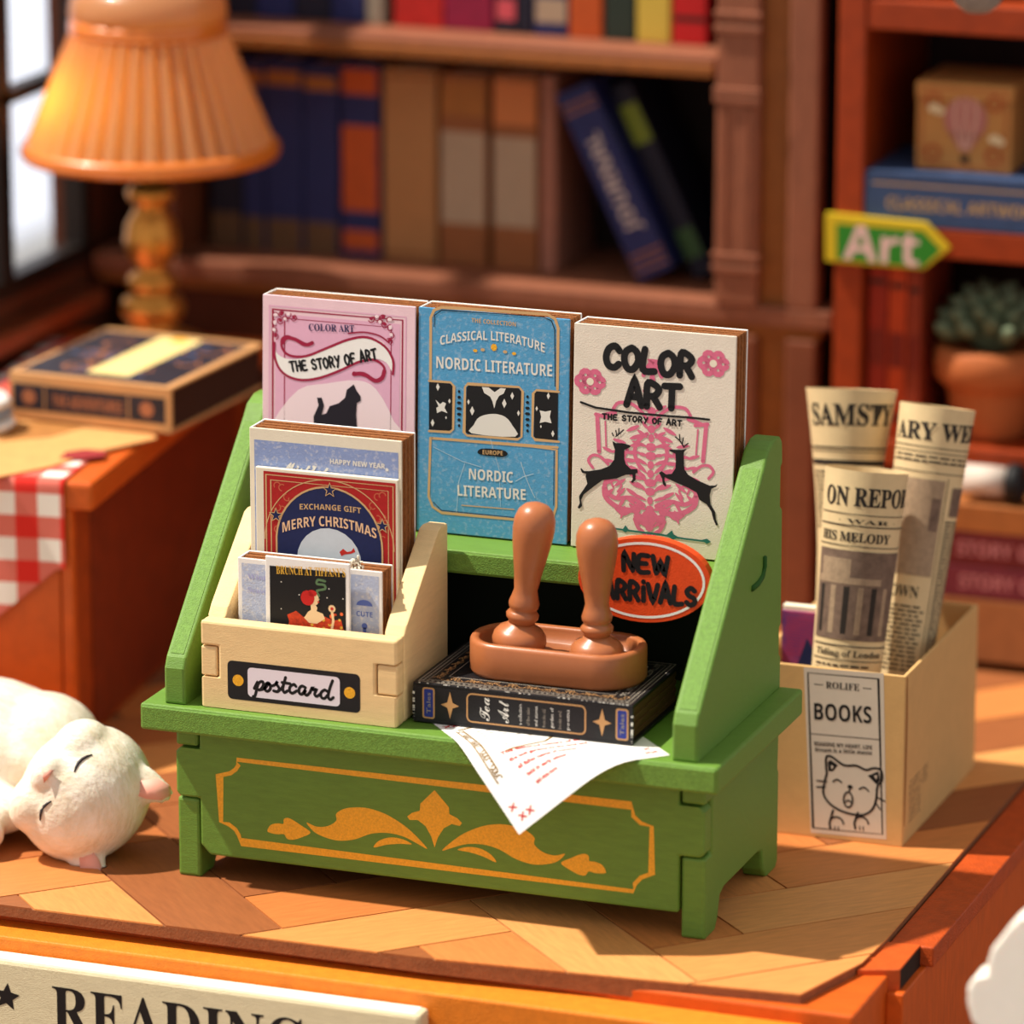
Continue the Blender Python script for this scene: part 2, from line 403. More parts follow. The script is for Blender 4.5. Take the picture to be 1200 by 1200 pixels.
nt.links.new(tb_.outputs[0], mg_.inputs[1]); nt.links.new(gb_.outputs[0], mg_.inputs[2]); nt.links.new(mg_.outputs[0], nt.nodes['Material Output'].inputs[0])
box('pane', (XW-.03, mull+.1, sill+.14), (XW-.01, yj-.26, mz-.08), glassm, wnd, 0)
box('pane', (XW-.03, mull+.1, mz+.08), (XW-.01, yj-.26, 13.5), glassm, wnd, 0)

glow = box('glow_panel', (-19, 16, -1), (-18.8, 44, 26), M('glow_panel_white', (232, 238, 250), .9, emit=.95), None, 0); tag(glow, 'bright white glowing panel added outside the window', 'lamp')  # added emitter that makes the view through the window bright
# ======================= the green display stand =======================
HS = 2.19
st = thing('display_stand', 'green wooden tabletop display stand with gold scroll ornament on its front panel', 'display stand', (3.5, 1.6, 0))
box('counter_top', (0, 0, HS-.315), (7, 3.22, HS), green, st, .035)
box('counter_edge', (.03, -.012, HS-.285), (6.97, .02, HS-.03), green_rough, st, .01)
# front panel with a joint tab each side
zt, zb = HS-.315, .30
o_ = [(.57, zb+.12), (.69, zb), (6.31, zb), (6.43, zb+.0), (6.43, .98), (6.68, .98), (6.73, 1.03), (6.73, 1.52), (6.68, 1.58), (6.43, 1.58), (6.43, zt), (.57, zt), (.57, 1.58), (.32, 1.58), (.27, 1.52), (.27, 1.03), (.32, .98), (.57, .98)]
k = MB(); k.prism([(x, .385, z) for x, z in o_], (0, .26, 0), green); k.build('front_panel', st, .03)
k = MB(); k.prism([(x, 2.95, z) for x, z in o_[:3]+[(6.43, .3), (6.43, zt), (.57, zt)]], (0, .25, 0), green); k.build('rear_panel', st, .02)
for nm, x0, x1 in (('side_panel', .27, .55), ('side_panel', 6.45, 6.73)):
    pr = [(.42, 0), (.42, .96), (.66, .96), (.66, 1.60), (.40, 1.60), (.40, zt), (3.18, zt), (3.18, 1.45), (3.16, 1.2), (3.20, 1.15), (3.20, .05), (3.14, 0), (2.72, 0), (2.62, .12), (2.56, .36), (2.4, .40), (1.16, .40), (1.0, .34), (.92, .10), (.84, 0)]
    k = MB(); k.prism([(x0, y, z) for y, z in pr], (x1-x0, 0, 0), green); k.build(nm, st, .035)
# upper cheeks
ch = [(.10, HS), (.10, 2.62), (.16, 2.74), (2.46, 5.02), (2.60, 5.18), (2.78, 5.24), (3.05, 5.24), (3.14, 5.16), (3.16, 4.90), (3.10, 4.86), (3.10, 4.40), (3.18, 4.34), (3.20, 2.95), (3.14, 2.92), (3.14, 2.6), (3.20, 2.56), (3.20, HS)]
for x0, x1 in ((.27, .53), (6.43, 6.73)):
    k = MB(); k.prism([(x0, y, z) for y, z in ch], (x1-x0, 0, 0), green); c_ = k.build('cheek_panel', st, .05, 3)
    # rough front edge of the cheek
    d = Vector((0, 2.46-.16, 5.02-2.74)).normalized(); nn = Vector((0, -d.z, d.y))
    fr = Matrix((X, d, nn)).transposed().to_4x4(); fr.translation = (x0, .16, 2.74)
    box('cheek_edge', (.05, .05, -.02), (x1-x0-.05, 3.2, .006), green_rough, st, 0, fr)
k = MB(); k.tube([at(895.5, 652, x=6.735), at(895.5, 664, x=6.735), at(893, 676, x=6.735), at(888, 684, x=6.735), at(881, 690, x=6.735)], .035, green_dark); k.build('slot_mark', st)
zl = 3.86
box('book_ledge', (.53, 1.8, zl-.28), (6.43, 3.0, zl), green, st, .03)
box('ledge_edge', (.6, 1.79, zl-.25), (6.36, 1.82, zl-.03), green_rough, st, .008)
box('back_panel', (.53, 3.0, HS), (6.43, 3.16, 4.9), M('back_shaded_green', (18, 26, 14), .8), st, .02)  # shade under the ledge painted into the panel as near-black green
# gold ornament on the front panel
A = Art((0, .385, 0), X, Z)
def F2(x, y): return (200+x/3.75, 880+y/3.75)
def G2(x, y): return (500+x/2.609, 780+y/2.609)
gl = [F2(290, 38), F2(298, 62), F2(285, 82), F2(262, 98), F2(215, 108), F2(222, 312), F2(255, 322), F2(285, 345), F2(300, 370), F2(310, 400)]
gr = [G2(632, 690), G2(636, 668), G2(655, 648), G2(688, 636), G2(688, 492), G2(655, 482), G2(632, 460), G2(626, 428)]
A.line(gl+gr, .050, gold, 0, closed=True)
def mir(P): # mirrored about the ornament's centre line
    cu = A.px(*F2(1160, 300))[0]; return [(2*cu-A.px(*p)[0], A.px(*p)[1]) for p in P]
leafs = [
 [F2(425, 350), F2(440, 325), F2(470, 318), F2(495, 320), F2(497, 300), F2(515, 294), F2(540, 305), F2(575, 328), F2(615, 358), F2(580, 378), F2(540, 390), F2(512, 386), F2(498, 366), F2(470, 366), F2(438, 360)],
 [F2(597, 314), F2(640, 332), F2(690, 330), F2(728, 306), F2(728, 275), F2(770, 252), F2(840, 248), F2(900, 260), F2(960, 285), F2(1030, 330), F2(1085, 380), F2(1128, 430), F2(1080, 405), F2(1020, 375), F2(950, 360), F2(880, 364), F2(810, 388), F2(740, 394), F2(680, 380), F2(630, 355)],
 [F2(893, 424), F2(915, 395), F2(965, 380), F2(1020, 388), F2(1060, 410), F2(1010, 408), F2(950, 412)]]
for P in leafs:
    A.poly(P, gold, 0, sp=4); A.poly(mir(P), gold, 0, px=False, sp=4)
half = [F2(1160, 172), F2(1125, 205), F2(1097, 232), F2(1095, 262), F2(1060, 272), F2(1040, 288), F2(1050, 303), F2(1085, 303), F2(1120, 330), F2(1145, 375), F2(1160, 424)]
hp = [tuple(A.px(*p)) for p in half]
A.poly(hp+mir(half)[::-1][1:-1], gold, 0, px=False)
A.done('gold_ornament', st)

# ======================= the three large books on the ledge =======================
zb = zl+.02
rose = M('rose_cover', (240, 204, 214), .75, .06, 6, .1, 60); rose_d = M('rose_tint', (230, 176, 202), .75, .05, 8); crim = M('crimson_ink', (158, 22, 62), .7)
rose_l = M('rose_pale', (244, 220, 226), .75)
TL = 2.60; lean = R(2.0); VB = Vector((0, math.sin(lean), math.cos(lean)))
b1, fr, O, U_, V_ = book('story_book', 'pink book with a crimson ribbon banner and black cat, first in the ledge row', (.55, 2.38, zb), 1.92, 2.66, .42, rose, 'large books on the ledge', V=VB)
A = Art(O, U_, V_)
def c1(x, y): return (280+x/5.4545, 310+y/5.4545)
A.frame(.09, .09, 1.80, 2.53, .018, rose_d, 0); A.frame(.13, .13, 1.76, 2.49, .018, crim, 0); 
A.rect(.16, .16, 1.73, 2.44, rose_d, 0); A.frame(.28, .2, 1.62, 2.395, .010, crim, 1)
A.poly([c1(220, 1000), c1(380, 800), c1(560, 760), c1(760, 740), c1(880, 800), c1(990, 1000), c1(990, 1100), c1(220, 1100)], rose_l, 1, sp=3)
A.text(serif('COLOR ART'), c1(448, 422), c1(738, 432), .085, navy, 4)
rib = [c1(232, 500), c1(240, 560), c1(300, 600), c1(400, 600), c1(520, 555), c1(640, 495), c1(780, 460), c1(890, 480), c1(960, 540), c1(985, 620), c1(985, 690), c1(940, 625), c1(860, 600), c1(760, 620), c1(640, 680), c1(520, 725), c1(400, 740), c1(290, 710), c1(232, 620)]
A.poly(rib, white, 2, sp=4)
A.line([c1(228, 500), c1(232, 600), c1(280, 690), c1(380, 735), c1(500, 728), c1(640, 680), c1(760, 625), c1(860, 608), c1(925, 650), c1(925, 710), c1(890, 745), c1(820, 715), c1(735, 690)], .03, crim, 3, sp=4)
A.line([c1(470, 500), c1(420, 515), c1(360, 480), c1(310, 458), c1(275, 480), c1(280, 540), c1(330, 582), c1(430, 585), c1(560, 535), c1(700, 480), c1(820, 465), c1(930, 520), c1(985, 610), c1(985, 700)], .03, crim, 3, sp=4)
A.line([c1(735, 700), c1(800, 700), c1(870, 742), c1(915, 725), c1(930, 680)], .05, crim, 3, sp=4)
A.line([c1(470, 500), c1(430, 512), c1(360, 478), c1(305, 468), c1(280, 500)], .045, crim, 3, sp=4)
A.line([c1(700, 440), c1(800, 432), c1(900, 455), c1(960, 500)], .018, crim, 3, sp=4)
A.letters('THE STORY OF ART', c1(335, 682), c1(885, 600), .115, .027, ink, 4, gap=.3, arch=-.02)
A.poly([c1(480, 1100), c1(478, 970), c1(510, 900), c1(500, 850), c1(530, 850), c1(545, 900), c1(530, 960), c1(560, 950), c1(580, 905), c1(640, 885), c1(680, 850), c1(690, 800), c1(735, 765), c1(750, 800), c1(778, 840), c1(780, 870), c1(755, 885), c1(750, 960), c1(760, 1100)], M('cat_black', (26, 20, 34), .7), 4)
for sx, q_ in ((1, c1(205, 290)), (-1, c1(995, 325))):
    c_ = A.px(*q_)
    for i, (x_, y_) in enumerate([(.06, -.05), (.14, -.03), (.05, -.14), (.12, -.11), (.22, -.03), (.29, -.06), (.04, -.23), (.06, -.30), (.18, -.09)]):
        A.disc((c_.x+sx*x_, c_.y+y_), .034-.002*i, crim if i % 2 else rose_l, 3, False, 8, .022, i*.8)
        A.ring((c_.x+sx*x_, c_.y+y_-.01), .036, .011, crim, 3, n=10, a0=i*40, a1=i*40+230)
A.done('cover_print', b1)

sky = M('sky_blue_cover', (84, 158, 204), .75, .10, 12, .15, 60, speck=.2); tan = M('tan_ink', (206, 166, 116), .7)
b2, fr, O, U_, V_ = book('literature_book', 'sky blue book titled NORDIC LITERATURE with black night sky panels', (2.50, 2.40, zb), 1.86, 2.66, .42, sky, 'large books on the ledge', V=VB)
A = Art(O, U_, V_)
def c2(x, y): return (480+x/5.714, 330+y/5.714)
def c3(x, y): return (480+x/5.714, 480+y/5.714)
off = M('off_white_ink', (226, 222, 214), .8)
l2 = lambda *p: A.line(list(p), .034, tan, 1)
A.line([c2(140, 660), c2(142, 240), c2(165, 190), c2(215, 172), c2(560, 195), c2(920, 218), c2(975, 250), c2(995, 310), c2(990, 720)], .034, tan, 1)
A.line([c2(165, 300), c2(168, 225), c2(215, 192), c2(560, 212), c2(900, 238), c2(950, 262), c2(972, 320), c2(975, 700)], .010, ink, 2)
A.text(bold('THE COLLECTION'), c2(415, 272), c2(712, 300), .05, tan, 2)
A.text(bold('CLASSICAL LITERATURE'), c2(205, 425), c2(905, 475), .105, off, 2, arch=.10)
A.text(bold('NORDIC LITERATURE'), c2(180, 578), c2(955, 635), .135, off, 2)
for i, (x, y) in enumerate(((440, 462), (490, 456), (565, 440), (640, 470), (700, 482))): A.disc(c2(x, y), .04 if i == 2 else .028, gold if i % 2 == 0 else tan, 2, n=7, ry=.02 if i != 2 else .045)
A.poly([c2(130, 672), c2(270, 682), c2(290, 700), c2(285, 985), c2(265, 1000), c2(130, 990)], ink, 1)
A.line([c2(130, 664), c2(275, 674), c2(298, 700), c2(292, 990), c2(270, 1008), c2(130, 1000)], .026, tan, 2)
A.poly([c2(395, 695), c2(730, 715), c2(748, 735), c2(740, 1035), c2(720, 1048), c2(390, 1020), c2(375, 1005), c2(382, 710)], ink, 1)
A.line([c2(390, 684), c2(735, 706), c2(758, 735), c2(750, 1040), c2(725, 1056), c2(385, 1030), c2(365, 1010), c2(372, 705)], .026, tan, 2, closed=True)
A.poly([c2(850, 735), c2(995, 745), c2(992, 1062), c2(845, 1050), c2(832, 1035), c2(838, 748)], ink, 1)
A.line([c2(1000, 738), c2(850, 726), c2(828, 748), c2(822, 1035), c2(840, 1058), c2(1000, 1072)], .026, tan, 2)
A.poly([c2(415, 1015), c2(430, 960), c2(470, 905), c2(560, 885), c2(640, 905), c2(690, 965), c2(708, 1038)], off, 2, sp=3)
A.poly([c2(485, 705), c2(530, 708), c2(570, 740), c2(610, 712), c2(645, 716), c2(630, 750), c2(600, 765), c2(580, 800), c2(568, 850), c2(555, 800), c2(540, 770), c2(500, 745)], off, 2)
for x, y, r_ in ((395, 805, 13), (420, 865, 22), (635, 815, 22), (688, 765, 18), (730, 880, 14), (190, 705, 18), (268, 800, 12), (155, 945, 18), (245, 910, 8), (930, 765, 16), (852, 850, 12), (960, 1018, 16), (880, 970, 8)):
    p = A.px(*c2(x, y)); q = r_/5.714/97; A.poly([(p.x, p.y+1.4*q), (p.x+.7*q, p.y), (p.x, p.y-1.4*q), (p.x-.7*q, p.y)], off, 3, px=False)
A.poly([c2(175, 790), c2(205, 820), c2(225, 805), c2(245, 815), c2(235, 845), c2(255, 880), c2(215, 865), c2(185, 880), c2(180, 845), c2(195, 835)], off, 3)
A.poly([c2(872, 862), c2(910, 870), c2(948, 862), c2(940, 905), c2(952, 948), c2(910, 938), c2(872, 946), c2(882, 905)], off, 3)
for xx, yy in ((332, 850), (790, 885)):
    for i in (-3, -2, -1, 0, 1, 2, 3): A.disc(c2(xx, yy+i*38), .035-.006*abs(i), ink, 1, n=6, ry=.02)
A.line([c2(150, 1048), c2(990, 1110)], .03, tan, 1)
A.line([c3(140, 190), c3(128, 580), c3(155, 650), c3(215, 690), c3(700, 735), c3(900, 752), c3(960, 720), c3(982, 650), c3(985, 270), c3(820, 245), c3(140, 190)], .03, tan, 1)
A.line([c3(160, 620), c3(215, 675), c3(700, 722)], .008, ink, 2); A.line([c3(968, 280), c3(965, 640)], .008, ink, 2)
A.poly([c3(455, 285), c3(480, 262), c3(560, 262), c3(630, 272), c3(658, 295), c3(630, 316), c3(560, 312), c3(480, 302)], ink, 2, sp=3)
A.text(bold('EUROPE'), c3(490, 298), c3(625, 306), .05, tan, 3)
A.text(bold('NORDIC'), c3(398, 465), c3(692, 490), .125, off, 2)
A.text(bold('LITERATURE'), c3(322, 575), c3(778, 605), .125, off, 2)
A.line([c3(350, 640), c3(700, 668)], .012, tan, 1)
crease = M('crease_white', (182, 208, 222), .8)
A.line([c3(160, 250), c3(240, 290), c3(350, 345), c3(480, 385)], .007, crease, 1); A.line([c3(745, 350), c3(770, 430), c3(810, 530), c3(840, 590)], .008, crease, 1); A.line([c3(710, 480), c3(760, 450), c3(830, 430)], .008, crease, 1)
A.line([c3(370, 360), c3(330, 480), c3(315, 690)], .006, crease, 1); A.line([c3(540, 190), c3(600, 400), c3(610, 650)], .005, crease, 1)
A.done('cover_print', b2)

b3, fr, O, U_, V_ = book('color_art_book', 'cream book titled COLOR ART with leaping black deer on pink damask', (4.42, 2.38, zb), 1.95, 2.63, .44, M('cream_cover', (232, 220, 204), .8, .06, 5, .2, 70), 'large books on the ledge', V=VB)
A = Art(O, U_, V_)
def c4(x, y): return (650+x/4.8, 350+y/4.8)
def c5(x, y): return (640+x/4.615, 500+y/4.615)
pink = M('damask_pink', (222, 110, 142), .75, .12, 20); grn = M('teal_ink', (36, 108, 98), .7)
A.letters('COLOR', c4(285, 378), c4(780, 440), .25, .082, ink, 4, gap=.22, jit=.04)
A.letters('ART', c4(405, 595), c4(705, 620), .26, .082, ink, 4, gap=.18)
A.line([c4(148, 582), c4(230, 612), c4(420, 640), c4(640, 660), c4(760, 668), c4(870, 680)], .026, ink, 3)
A.letters('THE STORY OF ART', c4(270, 675), c4(715, 716), .06, .020, ink, 4, gap=.35)
for cx, cy in ((200, 466), (893, 365)):      # flowers
    p = A.px(*c4(cx, cy))
    for i in range(6):
        t = i*math.pi/3; A.ring((p.x+.115*math.cos(t), p.y+.085*math.sin(t)), .05, .062, pink, 1, n=10)
    A.disc(p, .045, cream, 2, False, 10)
# damask: mirrored scrolls about the centre line
cx0 = A.px(*c4(545, 700)).x
def dm(P, wd=None, sp=4):
    q = [A.px(*p) for p in P]
    for s_ in (1, -1):
        Q = [(cx0+s_*(p.x-cx0), p.y) for p in q]
        if wd: A.line(Q, wd, pink, 1, px=False, sp=sp)
        else: A.poly(Q, pink, 1, px=False, sp=sp)
def damask_leaf(x, y, a, L, w_):
    for s_ in (1, -1):
        d = Vector((math.cos(R(a))*s_, math.sin(R(a)))); n_ = Vector((-d.y, d.x)); b_ = Vector((cx0+s_*x, y))
        A.poly([b_, b_+d*L*.35+n_*w_*.6, b_+d*L*.75+n_*w_*.5, b_+d*L, b_+d*L*.7-n_*w_*.5, b_+d*L*.3-n_*w_*.5], pink, 1, px=False, sp=3)
v0 = A.px(*c4(545, 700)).y
dm([c4(250, 860), c4(240, 660), c4(340, 640)], .05, 0); dm([c4(290, 830), c4(285, 690)], .02, 0); dm([c4(232, 650), c4(300, 668)], .045, 0)
dm([c4(330, 620), c4(360, 585), c4(430, 590), c4(480, 625)], .04); dm([c4(215, 950), c4(190, 910), c4(215, 880), c4(260, 890), c4(300, 930)], .035)
dm([c4(500, 1000), c4(430, 950), c4(380, 980), c4(300, 1010), c4(285, 1070), c4(340, 1120), c4(430, 1120), c4(500, 1160)], .05)
dm([c4(330, 1060), c4(320, 1030), c4(350, 1020), c4(375, 1050), c4(355, 1085)], .025); dm([c4(280, 1060), c4(290, 1120), c4(370, 1180), c4(470, 1190)], .06)
dm([c5(380, 440), c5(420, 470), c5(470, 440), c5(500, 420)], .05); dm([c5(480, 500), c5(500, 520), c5(535, 470)], .05)
dm([c4(520, 760), c4(470, 800), c4(450, 870), c4(480, 950)], .045); dm([c4(410, 850), c4(390, 900), c4(420, 960)], .04)
for i in range(15):
    y = v0+.14-i*.105
    A.disc((cx0, y), .055+.02*math.sin(i*1.7), pink, 1, False, 8, ry=.05)
    damask_leaf(.04, y, 30+20*math.sin(i), .16+.05*math.sin(i*2.1), .035)
    if i > 1: damask_leaf(.12+.04*math.sin(i*1.3), y+.03, -40+i*7, .18, .04)
    if 3 < i < 12: damask_leaf(.30, y+.02, 60-i*12, .17, .035)
    if 4 < i < 10: damask_leaf(.44, y, 100-i*16, .16, .035)
dm([c4(500, 430), c4(520, 390), c4(560, 350), c4(545, 460)], .05); dm([c4(505, 520), c4(520, 480)], .04)
A.poly([c5(520, 510), c5(560, 570), c5(600, 505), c5(640, 520), c5(560, 430), c5(480, 515)], pink, 1)
deerL = [c4(420, 822), c4(430, 832), c4(405, 845), c4(392, 850), c4(392, 900), c4(400, 930), c4(430, 958), c4(465, 958), c4(468, 975), c4(455, 985), c4(455, 1020), c4(440, 1035), c4(428, 1032), c4(440, 1015), c4(438, 988), c4(400, 990), c4(350, 1010), c4(270, 1020), c4(235, 1045), c4(190, 1080), c4(165, 1100), c4(150, 1130), c4(155, 1165), c4(140, 1182), c4(130, 1175), c4(142, 1150), c4(138, 1110), c4(165, 1070), c4(185, 1040), c4(175, 1000), c4(178, 985), c4(155, 978), c4(146, 958), c4(150, 952), c4(165, 968), c4(190, 970), c4(260, 960), c4(310, 940), c4(335, 905), c4(340, 850), c4(330, 820), c4(325, 800), c4(345, 812), c4(380, 812)]
A.poly(deerL, ink, 3)
for P in ([(345, 775), (370, 755), (388, 738)], [(350, 770), (345, 740)], [(362, 762), (362, 730)], [(330, 770), (325, 755)]): A.line([c4(*p) for p in P], .014, ink, 3)
deerR = [c5(668, 122), c5(668, 132), c5(700, 145), c5(702, 175), c5(700, 225), c5(680, 255), c5(650, 258), c5(625, 240), c5(612, 250), c5(628, 280), c5(632, 310), c5(645, 322), c5(650, 315), c5(640, 290), c5(642, 272), c5(700, 300), c5(770, 330), c5(815, 355), c5(830, 395), c5(870, 420), c5(895, 460), c5(905, 500), c5(920, 535), c5(930, 530), c5(918, 500), c5(915, 460), c5(890, 420), c5(885, 370), c5(895, 335), c5(920, 325), c5(928, 308), c5(915, 318), c5(885, 318), c5(820, 290), c5(770, 260), c5(748, 230), c5(745, 170), c5(745, 140), c5(762, 118), c5(740, 125), c5(720, 125)]
A.poly(deerR, ink, 3)
for P in ([(745, 110), (725, 75), (700, 55)], [(738, 95), (742, 60)], [(725, 78), (722, 42)], [(745, 108), (768, 90)]): A.line([c5(*p) for p in P], .014, ink, 3)
A.line([c5(350, 548), c5(480, 566), c5(600, 580), c5(750, 606), c5(880, 622)], .022, grn, 2)
A.poly([c5(410, 560), c5(430, 532), c5(450, 560), c5(430, 572)], grn, 2); A.poly([c5(650, 585), c5(682, 560), c5(690, 582), c5(720, 598), c5(685, 612)], grn, 2); A.poly([c5(840, 612), c5(870, 605), c5(892, 622), c5(870, 634)], grn, 2)
A.done('cover_print', b3)
for x0_ in (4.48,): pass

# NEW ARRIVALS oval plaque fixed to the ledge
dz = thing('oval_plaque', 'orange oval plaque reading NEW ARRIVALS fixed under the cream book', 'sign', at(755, 679, y=1.66))
orr = M('plaque_orange', (232, 74, 18), .6, .12, 16, .2, 60)
Pc = at(755, 680, y=1.66); fr = Matrix.Translation(Pc) @ Matrix.Rotation(R(-4), 4, 'Y') @ Matrix.Rotation(R(90), 4, 'X')
k = MB(); e = [(.80*math.cos(2*math.pi*i/48), .50*math.sin(2*math.pi*i/48)) for i in range(48)]
k.prism([fr @ Vector((x, y, 0)) for x, y in e], fr.to_3x3() @ Vector((0, 0, -.13)), orr); k.build('plaque_board', dz, .02)
A = Art(Pc, fr.to_3x3() @ X, fr.to_3x3() @ Y)
A.ring((0, 0), .715, .03, white, 1, ry=.435, n=48)
A.letters('NEW', c5(415, 775), c5(660, 800), .20, .06, ink, 3, gap=.2)
A.letters('ARRIVALS', c5(312, 920), c5(812, 968), .20, .060, ink, 3, gap=.2)
A.done('plaque_print', dz)

# ======================= postcard box =======================
HB = HS+.004
pb = thing('postcard_box', 'pale plywood card tray with a black postcard label on the green counter', 'box', (1.93, .9, HS))
bx0, bx1, by0, by1 = .72, 3.14, .13, 1.76
k = MB(); k.prism([(x, by0, z) for x, z in [(bx0, HB), (bx1, HB), (bx1, HB+.36), (bx1-.26, HB+.36), (bx1-.26, HB+.74), (bx1, HB+.74), (bx1, HB+1.03), (bx0, HB+1.03), (bx0, HB+.74), (bx0+.22, HB+.74), (bx0+.22, HB+.36), (bx0, HB+.36)]], (0, .22, 0), pale); k.build('front_board', pb, .03)
for q in ((bx0+.0, HB+.375), (bx1-.245, HB+.375)): box('joint_tenon', (q[0], by0+.012, q[1]), (q[0]+(.2 if q[0] < 1 else .245), by0+.2, q[1]+.35), pale, pb, .02)
for x0 in (bx0, bx1-.24):
    k = MB(); k.prism([(x0, y, z) for y, z in [(by0+.22, HB), (by0+.22, HB+1.02), (by0+.3, HB+1.12), (by1-.32, HB+1.98), (by1-.2, HB+2.02), (by1, HB+2.0), (by1, HB)]], (.22 if x0 < 1 else .24, 0, 0), pale); k.build('side_board', pb, .03)
box('rear_board', (bx0+.22, by1-.16, HB), (bx1-.24, by1, HB+1.6), pale, pb)
box('bottom_board', (bx0+.22, by0+.22, HB), (bx1-.24, by1-.16, HB+.1), pale, pb)
A = Art((0, by0, 0), X, Z)
def c7(x, y): return (220+x/4.286, 620+y/4.286)
lp = [A.px(*c7(*p)) for p in ((202, 850), (862, 925), (866, 730), (205, 648))]
lk = M('label_black', (28, 26, 30), .5, .3, 12); u0, v0_, u1, v1 = lp[0].x, lp[0].y, lp[2].x, lp[2].y
A.rect(u0, v0_, u1, v0_+.46, lk, 0, .06)
A.rect(u0+.25, v0_+.05, u1-.25, v0_+.40, M('label_white', (232, 222, 232), .6), 1, .05)
A.disc((u0+.13, v0_+.23), .068, gold, 1, False); A.disc((u1-.13, v0_+.23), .068, gold, 1, False)
for P_ in ([(335, 800), (352, 768), (348, 800), (338, 838), (330, 840)], [(346, 800), (358, 772), (376, 766), (380, 785), (366, 806), (350, 806)], [(372, 806), (392, 795), (405, 772), (390, 782), (388, 805), (402, 814), (416, 800), (412, 778), (402, 772), (420, 788)],
 [(420, 788), (438, 782), (452, 764), (446, 776), (460, 800), (452, 816), (432, 812)], [(456, 812), (476, 795), (492, 745)], [(488, 760), (478, 800), (486, 820), (502, 812)], [(474, 770), (514, 776)],
 [(544, 790), (534, 780), (516, 790), (512, 812), (526, 824), (548, 812)], [(592, 796), (574, 788), (560, 802), (562, 824), (576, 828), (592, 806), (588, 826), (600, 834), (614, 820)], [(614, 822), (626, 796), (630, 806), (646, 806), (638, 828), (648, 840), (664, 830)],
 [(702, 816), (688, 808), (670, 822), (672, 844), (688, 850), (706, 830)], [(728, 762), (714, 800), (706, 840), (716, 856), (732, 846)]): A.line([c7(*q) for q in P_], .036, ink, 2, sp=4)
A.done('name_label', pb)

# contents of the tray
peri = M('periwinkle_cover', (142, 160, 206), .75, .10, 12, .15, 60, speck=.4)
b4, fr, O, U_, V_ = book('winter_book', 'tall periwinkle blue book standing at the back of the card tray', (.955, 1.08, HS+.11), 1.88, 3.0, .44, cream)
A = Art(O, U_, V_); A.rect(.06, .2, 1.84, 2.86, peri, 0)
A.text(script('Mistletoe'), (.40, 2.52), (1.12, 2.50), .12, off, 2, px=False, fat=.02); A.text(bold('HAPPY NEW YEAR'), (1.0, 2.66), (1.68, 2.66), .055, off, 2, px=False, fat=.02)
for x, y in ((.35, 2.45), (.8, 2.6), (1.7, 2.65), (.55, 2.33), (1.4, 2.35)): A.disc((x, y), .02, off, 2, False, 8)
A.done('cover_print', b4)
def card(name, label, O, W, H, T, m, V=Z, U=X, cat='card', fm=None):
    t = thing(name, label, cat, O); fr = Matrix((U, V, U.cross(V))).transposed().to_4x4(); fr.translation = Vector(O)
    box('card_board', (0, 0, -T), (W, H, 0), m, t, .01, fr); return t, Vector(O)
lr = M('christmas_red', (178, 26, 26), .7, .15, 20)
VX = Vector((0, .0, 1))
t5, O = card('christmas_card', 'red and navy MERRY CHRISTMAS card leaning on the periwinkle book', (1.06, 1.0, HS+.11), 1.76, 2.56, .06, cream)
A = Art(O, X, Z)
def c6(x, y): return (270+x/5.217, 480+y/5.217)
A.rect(.10, .1, 1.73, 2.52, lr, 0); A.frame(.13, .13, 1.70, 2.48, .012, tan, 1); A.frame(.19, .19, 1.64, 2.42, .010, tan, 1)
cc = A.px(*c6(605, 830)); rr = A.px(*c6(930, 880)).x-cc.x
A.ring(cc, rr*1.22, .012, tan, 1, ry=rr*1.18, a0=0, a1=180)
P = [(cc.x+rr*math.cos(R(t)), cc.y+rr*1.05*math.sin(R(t))) for t in range(0, 181, 8)]
A.poly([(cc.x+rr, .2)]+P+[(cc.x-rr, .2)], navy, 2, px=False); A.line([(cc.x+rr, .2)]+P+[(cc.x-rr, .2)], .022, tan, 3, px=False)
A.disc(A.px(*c6(605, 930)), .40, M('moon_white', (206, 214, 222), .8, .08, 8), 3, False)
A.text(bold('EXCHANGE GIFT'), c6(425, 610), c6(800, 635), .065, tan, 3, arch=.015)
A.text(bold('MERRY CHRISTMAS'), c6(320, 750), c6(895, 790), .115, M('peach_ink', (232, 190, 150), .7), 4, arch=.11)
for x, y in ((608, 492), (280, 645), (930, 712)):
    p = A.px(*c6(x, y)); s5 = [(p.x+(.085 if i % 2 == 0 else .036)*math.sin(i*math.pi/5), p.y+(.085 if i % 2 == 0 else .036)*math.cos(i*math.pi/5)) for i in range(10)]
    A.poly(s5, navy, 4, px=False); A.line(s5, .01, tan, 5, px=False, closed=True)
A.poly([c6(668, 870), c6(690, 850), c6(715, 870), c6(740, 865), c6(755, 845), c6(765, 870), c6(740, 880), c6(700, 885), c6(680, 895)], red, 4)
for sx in (0, 1):
    for i in range(9):
        x = .27+.06*(i % 4); y = 2.36-.09*(i//2)-.02*i; x = x if not sx else 1.84-x
        A.ring((x, y), .04, .014, M('rose_gold_ink', (196, 96, 66), .7), 1, n=8, a0=i*50, a1=i*50+220)
A.done('card_print', t5)
b6, fr, O, U_, V_ = book('pale_book', 'short worn pale blue book with frayed brown pages in the card tray', (1.03, .52, HS+.11), 1.78, 1.60, .34, white, edge=white)
A = Art(O, U_, V_); A.rect(.05, .1, 1.74, 1.54, M('pale_blue_worn', (186, 196, 222), .8, .14, 6, .2, 40, speck=.6), 0)
A.text(serif('Winter'), (.12, 1.36), (.45, 1.36), .06, M('violet_ink', (168, 170, 214), .8), 2, px=False); A.text(serif('Season'), (.12, 1.2), (.42, 1.2), .06, MATS['violet_ink'], 2, px=False)
ub = M('umbrella_blue', (92, 112, 186), .7); cu = A.px(*c7(888, 385)); 
